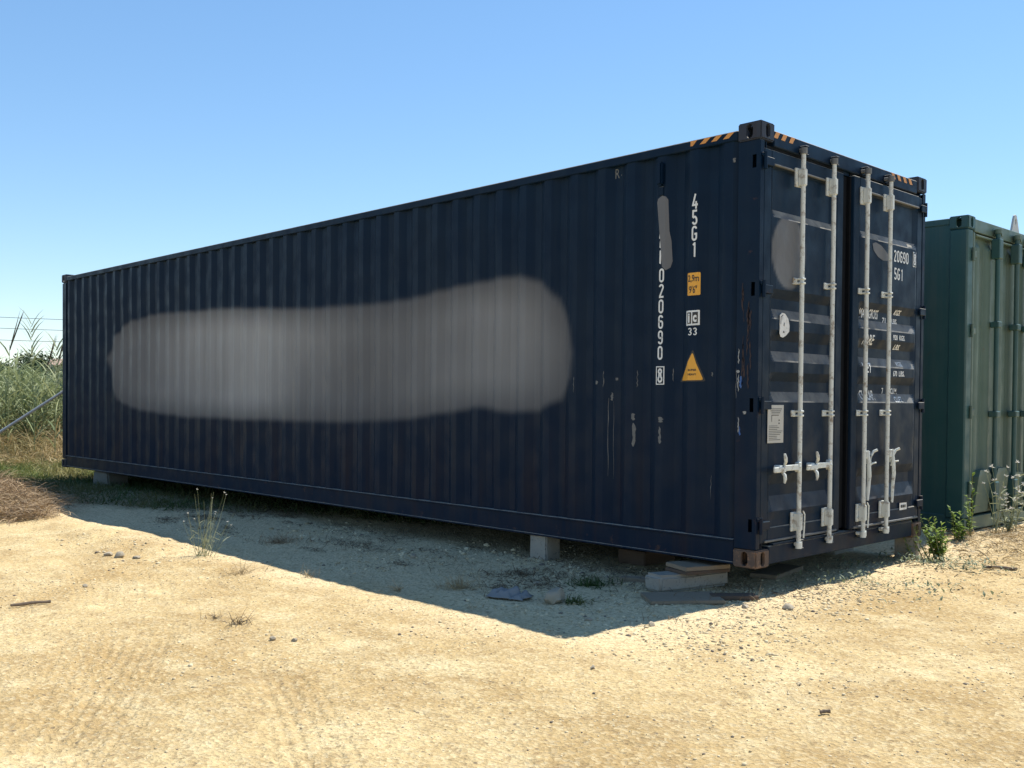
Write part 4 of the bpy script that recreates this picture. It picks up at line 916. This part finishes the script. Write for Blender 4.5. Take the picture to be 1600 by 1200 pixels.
# grass in the shade at the far end and along the underside
Lv = Leaves(); cnt = 0
pts = nrg.random((70000, 2)); px = -16+pts[:, 0]*12; py = -2.4+pts[:, 1]*4.2
bound = np.interp(px, [-16, -12, -9.4, -8.2, -6.9, -5.9, -4], [-2.2, -1.75, -1.35, -1.0, -0.42, 0.35, 0.5])
dd_ = py-bound+0.45*fbm(px, py, 1.4, 3)
ok = (dd_ > 0.05+0.35*nrg.random(len(px))) & (nrg.random(len(px)) < 0.35+0.9*sst(-0.1, 0.35, fbm(px+3, py, 1.1, 2)+0.2))
hz = H(px, py)
for x, y, z in zip(px[ok][:24000], py[ok][:24000], hz[ok][:24000]):
    far = x < -8
    Lv.blade((x, y, z-0.005), rdir(0.35, 1.0), rng.uniform(0.05, 0.17 if far else 0.12), rng.uniform(0.007, 0.014), 0.9, 2)
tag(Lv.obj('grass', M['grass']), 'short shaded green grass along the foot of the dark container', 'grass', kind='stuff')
# dry litter under the container and beside it
Lv = Leaves()
for _ in range(5200):
    x = rng.uniform(-9, 0.2); y = rng.gauss(0.05, 0.45)
    if float(fbm(x, y, 1.3, 2)) < -0.02: continue
    Lv.blade((x, y, gz1(x, y)), rdir(0.05, 0.8), rng.uniform(0.04, 0.12), rng.uniform(0.003, 0.006), 0.8, 2)
for _ in range(46):
    cx0 = rng.uniform(-6.8, -0.9); cy0 = rng.uniform(-1.15, 0.15); rr = rng.uniform(.04, .16)
    for _k in range(int(40+300*rr)):
        x = cx0+rng.gauss(0, rr*1.4); y = cy0+rng.gauss(0, rr*.7); Lv.blade((x, y, gz1(x, y)), rdir(0.0, 0.7), rng.uniform(0.02, 0.075), rng.uniform(0.004, 0.008), 0.8, 2)
tag(Lv.obj('dry_litter', M['darktuft']), 'dead weed litter in the shadow under the container', 'litter', kind='stuff')

# sunlit lawn edge behind the container end, then dry grass and reeds
Lv = Leaves()
for _ in range(9000):
    x = rng.uniform(-17.5, -12.2); y = rng.uniform(-2.6, 3.2)
    if y < -0.9+0.25*(-12.2-x)*0 and rng.random() < 0.5: continue
    Lv.blade((x, y, gz1(x, y)), rdir(0.4, 1.0), rng.uniform(0.10, 0.26), rng.uniform(0.010, 0.018), 0.8, 2)
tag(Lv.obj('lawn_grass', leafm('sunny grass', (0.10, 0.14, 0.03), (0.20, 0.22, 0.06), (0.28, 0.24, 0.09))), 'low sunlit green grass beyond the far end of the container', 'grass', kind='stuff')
Lv = Leaves()
for _ in range(14000):
    x = rng.uniform(-21.5, -14.6); y = rng.uniform(-3.5, 4.5); tall = 0.35+0.75*sst(-14.6, -18.5, x)
    Lv.blade((x, y, gz1(x, y)+rng.uniform(0, 0.35)*float(tall)), rdir(0.25, 1.0), rng.uniform(0.35, 1.0)*float(tall), rng.uniform(0.010, 0.022), 1.4, 3)
tag(Lv.obj('dry_grass', M['drygrass']), 'tall tangled dry grass in front of the reeds', 'dry grass', kind='stuff')
def cane(Ls, x, y, h_, nleaf, wd, R_, lean=0.10, lmin=0.4):
    z = gz1(x, y); dx, dy = R_.uniform(-lean, lean), R_.uniform(-lean, lean)
    P = [Vector((x+dx*h_*t*t, y+dy*h_*t*t, z+h_*t)) for t in (0, .25, .5, .75, 1)]
    Ls.twig(P, 0.013, 0.004); a_ = R_.uniform(0, 6.28)
    for k in range(nleaf):
        t = 0.10+0.88*k/nleaf+R_.uniform(-.03, .03); i = min(3, int(t*4)); q = P[i].lerp(P[i+1], t*4-i); a_ += 2.6+R_.uniform(-.5, .5)
        Ls.blade(q, (math.cos(a_), math.sin(a_), R_.uniform(0.9, 1.8)), R_.uniform(lmin, lmin+0.4), wd*R_.uniform(0.7, 1.2), R_.uniform(0.6, 1.8), 4)
    return P
Lv = Leaves()
for _ in range(1500):
    x = rng.uniform(-27, -17.6); y = rng.uniform(-5.5, 8.5)
    cane(Lv, x, y, rng.uniform(1.25, 2.0)*(0.85+0.3*float(fbm(x, y, 0.5, 2)))+0.2*float(sst(-18, -24, x)), 15, 0.045, rng)
tag(Lv.obj('reed_bed', M['reed']), 'dense green bed of tall reeds at the left edge behind the container', 'reeds', kind='stuff')
# tall single reeds that stand above the bed: placed by bearing from the view side
def bearing(px_, dist):   # ground point in the reed belt
    v_ = fw*1.0+r2*((px_-CX)/FPX); v_.z = 0; v_.normalize(); return CAM.x+v_.x*dist, CAM.y+v_.y*dist
for px_, dist, h_, plume, lab in ((12, 22.0, 3.0, 'dark', 'tallest reed with a dark closed spear, leaning at far left'), (54, 21.0, 2.75, 'pale', 'reed with a broad pale feathery leaf plume above the bed'), (66, 22.5, 2.55, 'dark', 'reed with a short dark spear right of the pale plume'), (86, 20.5, 2.2, 'pale', 'reed with pale leaves next to the container end'), (92, 23.0, 2.6, 'dark', 'thin dark reed spear close to the container end')):
    x, y = bearing(px_, dist); t_ = thing('reed', (x, y, gz1(x, y)), lab, 'reed', 'reeds standing above the reed bed')
    Ls = Leaves(); P = cane(Ls, x, y, h_*(0.80 if plume == 'pale' else 0.75), 10, 0.045, rng, 0.06); Ls.obj('leaves', M['reed'], t_)
    Ls = Leaves(); top = P[-1]
    if plume == 'dark':
        dr = Vector((0.1, 0.25 if px_ > 5 else 0.1, 1)).normalized()
        for k in range(7): Ls.blade(top-Vector((0, 0, 0.1)), dr+rdir(-1, 1)*0.05, 0.28*h_, 0.035, 0.06, 4)
        Ls.obj('spear', M['darktuft'], t_)
    else:
        for k in range(16):
            s_ = -1 if k % 2 else 1; q = top+Vector((0, 0, -0.35+0.05*k)); Ls.blade(q, (0.1*rng.uniform(-1, 1)+0.15*s_, 0.35*s_, 0.9), 0.42, 0.04, 0.9, 3)
        Ls.obj('plume', M['cane'], t_)
# dry brush heap at the left edge of the sand
Lv = Leaves()
for _ in range(6500):
    t = rng.uniform(0, 1.25); q = rng.gauss(0, 0.30)*(0.35+min(1, t*2.2)); x = -7.15-3.6*t+0.15*q; y = -2.12+0.42*t+q; hh = 0.16*min(1, 0.3+t*2)*max(0, 1-(q/0.7)**2)
    Lv.blade(Vector((x, y, gz1(x, y)+rng.random()*hh)), rdir(-0.1, 0.75), rng.uniform(0.10, 0.42), rng.uniform(0.005, 0.010), 1.3, 3)
tag(Lv.obj('dry_brush', M['brush']), 'heap of dead brown brush on sunlit sand at the left edge', 'brush', kind='stuff')

def tuft(name, x, y, n_, ln, mat, label, spread=0.06, zmin=0.2, wd=0.005, group='dry tufts on the ground', droop=0.7):
    Ls = Leaves()
    for _ in range(n_):
        a_ = rng.uniform(0, 6.28); r = abs(rng.gauss(0, spread)); xx, yy = x+r*math.cos(a_), y+r*math.sin(a_)
        Ls.blade((xx, yy, gz1(xx, yy)-0.004), rdir(zmin, 1), ln*rng.uniform(0.4, 1.1), wd*rng.uniform(0.6, 1.2), droop, 3)
    return tag(Ls.obj(name, M[mat]), label, 'tuft', group)
tuft('dry_tuft', -1.55, -1.20, 150, 0.15, 'straw', 'yellowish dry tuft in the shade in the middle of the shadow', 0.09)
tuft('dry_tuft', -4.20, -1.02, 170, 0.16, 'brush', 'brown dead tuft in the shade left of centre', 0.13)
tuft('dry_tuft', -1.56, -2.83, 60, 0.14, 'darktuft', 'dark dead tuft alone on bright sand left of centre', 0.05, 0.05)
tuft('dry_tuft', -1.75, -2.86, 30, 0.08, 'darktuft', 'tiny dark tuft just left of the dead tuft on sand', 0.03, 0.05)
tuft('dry_tuft', -3.05, -2.0, 70, 0.13, 'straw', 'straw tuft on sand just outside the shadow edge, left of centre', 0.07)
tuft('dry_tuft', -2.62, -1.70, 34, 0.12, 'straw', 'small straw tuft at the shadow edge right of the taller straw tuft', 0.03)
tuft('dry_tuft', -1.75, -1.56, 36, 0.12, 'straw', 'small straw tuft astride the shadow edge below the middle of the container', 0.035)
tuft('dry_tuft', -1.00, -1.55, 26, 0.07, 'straw', 'tiny straw tuft by the shadow edge left of the shadow tip', 0.03, 0.05)
tuft('green_tuft', -1.02, -0.46, 260, 0.10, 'grass', 'small dark green weed tuft in shaded gravel left of the boards', 0.12, 0.1, 0.008, 'green tufts in the shade')
tuft('green_tuft', -0.68, -0.98, 110, 0.09, 'grass', 'small green weed tuft just right of the largest stone', 0.06, 0.1, 0.008, 'green tufts in the shade')
tuft('green_tuft', -1.62, -0.55, 190, 0.09, 'darktuft', 'low dark weed patch below the concrete block in the shade', 0.12, 0.1, 0.007, 'green tufts in the shade')
tuft('green_tuft', -1.35, -1.02, 110, 0.07, 'darktuft', 'low dark weed patch above the plastic sheet', 0.15, 0.1, 0.007, 'green tufts in the shade')
tuft('dry_stalk', 0.02, -0.04, 5, 0.20, 'straw', 'single thin straw stalk standing beside the rusty corner casting', 0.02, 0.85, 0.004, None, 0.1)

# dry flowering weed at the shadow edge
x, y = -3.90, -1.86; t_ = thing('flowering_weed', (x, y, gz1(x, y)), 'thin dry weed with pale flower heads at the shadow edge on the left', 'weed')
Ls = Leaves(); Fl = Leaves()
for k in range(26):
    d = rdir(0.80, 1.0); h_ = rng.uniform(0.25, 0.55); P = [Vector((x+rng.gauss(0, .03), y+rng.gauss(0, .03), gz1(x, y)-.01))]
    for q in range(4): P.append(P[-1]+d*h_/4); d = (d+Vector((rng.uniform(-.12, .12), rng.uniform(-.12, .12), .08))).normalized()
    Ls.twig(P, 0.0022, 0.0010)
    for q in range(2): Ls.blade(P[rng.randint(0, 2)], rdir(0.3, .9), rng.uniform(.06, .14), .005, .6, 2)
    if k < 11:
        for _ in range(9): Fl.blade(P[-1], rdir(0.0, 1), rng.uniform(0.009, 0.016), 0.005, 0.2, 2)
Ls.obj('stems', M['cane'], t_); tag(Fl.obj('flower_heads', M['fluff'], t_), kind='stuff')

# leafy shrubs in the gap between the containers
def shrub(x, y, n_, h_, spread, label, leafl=0.075, lw=0.038, mat='leaf', group='leafy plants between the two containers', lean=(0, 0), nl=24):
    t_ = thing('leafy_plant', (x, y, gz1(x, y)), label, 'plant', group); S = Leaves(); Lf = Leaves()
    for k in range(n_):
        hh = h_*rng.uniform(0.45, 1.0); d = Vector((rng.uniform(-1, 1)*spread+lean[0], rng.uniform(-1, 1)*spread+lean[1], 1)).normalized()
        P = [Vector((x+rng.gauss(0, .03), y+rng.gauss(0, .03), gz1(x, y)-.01))]
        for q in range(5): P.append(P[-1]+d*hh/5); d = (d+Vector((rng.uniform(-.15, .15), rng.uniform(-.15, .15), .05))).normalized()
        S.twig(P, 0.006, 0.002)
        for q in range(nl):
            t = 0.15+0.85*(q+rng.random())/nl; i = min(4, int(t*5)); p = P[i].lerp(P[i+1], t*5-i)
            Lf.leaf(p, rdir(-0.1, 0.85), leafl*rng.uniform(0.35, 1.25)*(1.15-0.5*t), lw*rng.uniform(0.5, 1.25)*(1.15-0.5*t))
    S.obj('stems', M['stem'], t_); Lf.obj('leaves', M[mat], t_); return t_
shrub(0.14, 2.46, 13, 0.40, 0.5, 'bright green leafy plant in front of the gap, nearest the dark container')
shrub(0.05, 2.38, 3, 0.46, 0.15, 'lone thin leafy stem arching toward the dark container door', 0.06, 0.026, lean=(-0.25, -0.35))
shrub(-0.02, 3.25, 6, 0.28, 0.4, 'low green plant in the gap between the two bigger plants')
shrub(0.0, 3.50, 3, 0.62, 0.10, 'tall narrow leafy plant against the green container corner', 0.075, 0.035)
shrub(0.10, 4.05, 4, 0.28, 0.4, 'half dry grey green plant at the foot of the green doors', 0.06, 0.02, 'greyleaf')
# grey ground weeds right of the dark container corner
Lv = Leaves()
for _ in range(1500):
    x = rng.gauss(0.22, 0.32); y = rng.gauss(1.75, 0.55)
    if float(fbm(x, y, 2.2, 2)) < -0.05 or x < -0.25: continue
    Lv.leaf((x, y, gz1(x, y)+rng.uniform(0, 0.06)), rdir(-0.1, 0.9), rng.uniform(0.03, 0.06), rng.uniform(0.012, 0.024))
tag(Lv.obj('ground_weeds', M['greyleaf']), 'low grey green ground weeds beside the dark container doors', 'weeds', kind='stuff')
# dry litter in the sun before the green container
Lv = Leaves()
for _ in range(6500):
    x = rng.uniform(-0.2, 2.6); y = 3.3+rng.gauss(0.5, 0.75)
    if x < 0.0 and y > 3.7: continue
    Lv.blade((x, y, gz1(x, y)+rng.uniform(0, .02)), rdir(-0.05, 0.6), rng.uniform(0.05, 0.16), rng.uniform(0.005, 0.011), 0.9, 2)
tag(Lv.obj('straw_litter', M['straw']), 'sunlit straw litter on the ground before the green container', 'straw', kind='stuff')
# thistles with white seed heads before the green doors
for tx, ty, hh, lab in ((0.04, 3.92, 0.62, 'left dry thistle with white seed heads before the green doors'), (0.06, 4.25, 0.66, 'middle dry thistle with white seed heads before the green doors'), (0.05, 4.72, 0.56, 'right dry thistle with white seed heads before the green doors')):
    t_ = thing('thistle', (tx, ty, gz1(tx, ty)), lab, 'thistle', 'dry thistles before the green doors'); S = Leaves(); Fl = Leaves()
    for k in range(7):
        P = [Vector((tx+rng.gauss(0, .02), ty+rng.gauss(0, .03), gz1(tx, ty)-.01))]; d = Vector((rng.uniform(-.05, .25), rng.uniform(-.4, .4), 1)).normalized(); h2 = hh*rng.uniform(.55, 1.05)
        for q in range(5): P.append(P[-1]+d*h2/5); d = (d+Vector((rng.uniform(-.2, .2), rng.uniform(-.2, .2), 0))).normalized()
        S.twig(P, .005, .002)
        for q in range(4): S.blade(P[rng.randint(1, 4)], rdir(-.1, .7), rng.uniform(.06, .14), .012, .7, 2)
        for i in ((5, 4, 3) if k < 4 else (5,)):
            for _ in range(11): Fl.blade(P[i], rdir(-.2, 1), rng.uniform(.02, .035), .012, .2, 2)
    S.obj('stems', M['cane'], t_); tag(Fl.obj('seed_heads', M['fluff'], t_), kind='stuff')

# ------------------------------------------------------------------ gravel (countless)
bi = bmesh.new(); bmesh.ops.create_icosphere(bi, subdivisions=1, radius=1); base = np.array([v.co[:] for v in bi.verts]); fc = np.array([[v.index for v in f.verts] for f in bi.faces]); bi.free()
P = []
def scatter(n_, fx, fy, smin, smax, mask=None):
    x = fx(n_); y = fy(n_); s = smin*(smax/smin)**(nrg.random(n_)**2.2)
    if mask is not None: k = mask(x, y); x, y, s = x[k], y[k], s[k]
    P.append(np.stack([x, y, s], 1))
U = lambda a_, b_: (lambda n_: a_+(b_-a_)*nrg.random(n_))
scatter(9000, U(-6.5, 0.9), U(-1.45, 0.5), .004, .017, lambda x, y: fbm(x, y, 1.1, 3) > 0.02)
scatter(2600, lambda n_: nrg.normal(0.2, 0.30, n_), lambda n_: nrg.normal(0.35, 0.8, n_), .004, .016)
scatter(5200, U(-7, 3.2), U(-4.9, -1.2), .004, .013, lambda x, y: fbm(x, y, 0.9, 3) > 0.05)
scatter(3000, U(0.2, 3.4), U(-2.5, 3.6), .004, .013, lambda x, y: fbm(x+5, y, 0.9, 3) > 0.0)
scatter(420, U(-6.2, -0.8), U(-0.75, 0.45), .010, .034, lambda x, y: fbm(x+7, y, 1.6, 2) > 0.0)
scatter(160, U(-5.6, -3.6), U(-2.5, -1.7), .006, .022)
scatter(26000, U(-6.5, 3.2), U(-4.9, 3.0), .0025, .008, lambda x, y: fbm(x+2, y, 1.3, 3)+0.3*nrg.random(len(x)) > 0.02)
P = np.vstack(P); Np = len(P)
rot = nrg.random(Np)*6.283; sc3 = 0.6+0.6*nrg.random((Np, 3)); sc3[:, 2] *= 0.7
vv = base[None]*(1+0.35*(nrg.random((Np, len(base), 1))-0.5))*sc3[:, None, :]*P[:, 2][:, None, None]
cx_, sx_ = np.cos(rot)[:, None], np.sin(rot)[:, None]
vx = vv[:, :, 0]*cx_-vv[:, :, 1]*sx_+P[:, 0][:, None]; vy = vv[:, :, 0]*sx_+vv[:, :, 1]*cx_+P[:, 1][:, None]
vz = vv[:, :, 2]+(H(P[:, 0], P[:, 1])+P[:, 2]*0.02)[:, None]
vall = np.stack([vx, vy, vz], 2).reshape(-1, 3); fall = (fc[None]+(np.arange(Np)*len(base))[:, None, None]).reshape(-1, 3)
me = bpy.data.meshes.new('gravel'); me.vertices.add(len(vall)); me.vertices.foreach_set('co', vall.ravel()); me.loops.add(fall.size); me.loops.foreach_set('vertex_index', fall.ravel().astype(np.int32))
me.polygons.add(len(fall)); me.polygons.foreach_set('loop_start', (np.arange(len(fall))*3).astype(np.int32)); me.update(calc_edges=True); me.materials.append(M['pebble'])
tag(link(bpy.data.objects.new('gravel', me)), 'loose gravel and pebbles scattered over the sandy ground', 'gravel', kind='stuff')

# ------------------------------------------------------------------ far background at the left edge
def far_tree(px_, dist, h_, rad_, label):
    x, y = bearing(px_, dist); t_ = thing('far_tree', (x, y, gz1(x, y)), label, 'tree', 'far trees above the reeds'); bm = bmesh.new(); z = gz1(x, y)
    tube(bm, [(x, y, z-.05), (x+.1, y, z+h_*.3), (x, y+.1, z+h_*.7)], [.22, .17, .07], 7)
    for k in range(5): d = rdir(.2, .8); tube(bm, [(x, y, z+h_*(.35+.06*k)), (x+d.x*rad_*.6, y+d.y*rad_*.6, z+h_*(.35+.06*k)+d.z*rad_*.6)], [.08, .03], 5)
    bmobj('trunk', bm, M['bark'], t_, smooth=40); Ls = Leaves()
    cl = [(Vector((x, y, z+h_*.62))+Vector((rng.gauss(0, .5)*rad_, rng.gauss(0, .5)*rad_, rng.gauss(0, .13)*h_)), rng.uniform(.4, .8)) for _ in range(34)]
    for c_, r in cl:
        for _ in range(120): Ls.leaf(c_+rdir(-1, 1)*r*rng.uniform(.3, 1), rdir(-1, 1), .22, .15)
    Ls.obj('crown', M['treeleaf'], t_)
far_tree(48, 62, 3.7, 2.6, 'dark round tree far away above the reeds, left of the spear')
far_tree(84, 66, 3.6, 2.2, 'dark low tree far away beside the container end')
far_tree(18, 70, 3.5, 2.4, 'dark low tree far away behind the reeds at the left edge')
x, y = bearing(128, 110); t_ = thing('house', (x, y, gz1(x, y)), 'small white house far away just left of the container end', 'house')
MR = Matrix.Translation((x, y, gz1(x, y)-.1)) @ Matrix.Rotation(yaw, 4, 'Z')
def hpart(name, dims, mat, parent=t_):
    bm = bmesh.new(); box(bm, *dims, 0.0, MR); return bmobj(name, bm, mat, parent)
wl_ = hpart('wall', (-2, 2, -2.6, 2.6, 0, 4.3), M['house'])
bm = bmesh.new(); vv_ = [bm.verts.new(MR @ Vector(p)) for p in ((-2.3, -2.9, 4.301), (2.3, -2.9, 4.301), (2.3, 2.9, 4.301), (-2.3, 2.9, 4.301), (0, -2.9, 5.0), (0, 2.9, 5.0))]
for q in ((0, 1, 4), (2, 3, 5), (1, 2, 5, 4), (3, 0, 4, 5), (0, 3, 2, 1)): bm.faces.new([vv_[k] for k in q])
bmobj('roof', bm, M['roof'], t_)
for yy in (-1.3, 1.3): hpart('window', (-2.03, -2.001, yy-.45, yy+.45, 1.0, 2.0), M['pane'], wl_)
hpart('door', (-2.03, -2.001, -.45, .45, 0.05, 2.05), M['bark'], wl_)
# three power lines over the reeds, running across the view, with the poles that carry them outside it
pa = Vector((*bearing(-420, 74), 0)); pb = Vector((*bearing(520, 74), 0)); pc = Vector((*bearing(-1300, 120), 0))
for q, lab in ((pa, 'wooden power pole left of the view carrying the three wires'), (pb, 'wooden power pole behind the container carrying the three wires')):
    t_ = thing('power_pole', (q.x, q.y, 0), lab, 'pole', 'power poles'); bm = bmesh.new(); cyl(bm, (q.x, q.y, -.2), (q.x, q.y, 6.6), .13, .09, 10); bmobj('shaft', bm, M['bark'], t_, smooth=40)
    bm = bmesh.new(); dd = (pb-pa).normalized(); nn = Vector((-dd.y, dd.x, 0))
    for zz in (5.0, 5.75, 6.45): cyl(bm, q+Vector((0, 0, zz))-nn*.1, q+Vector((0, 0, zz))+nn*.14, .05, .05, 8)
    bmobj('insulators', bm, M['wire'], t_)
for zz, lab in ((6.45, 'topmost of the three thin power lines above the reeds'), (5.75, 'middle of the three thin power lines above the reeds'), (5.0, 'lowest of the three thin power lines above the reeds')):
    bm = bmesh.new(); tube(bm, [pa.lerp(pb, k/16)+Vector((0, 0, zz-0.55*4*(k/16)*(1-k/16)*.5))+Vector((-dd.y, dd.x, 0))*.14*(1 if True else 0) for k in range(17)], 0.016, 5)
    tag(bmobj('power_line', bm, M['wire']), lab, 'wire', 'power lines')
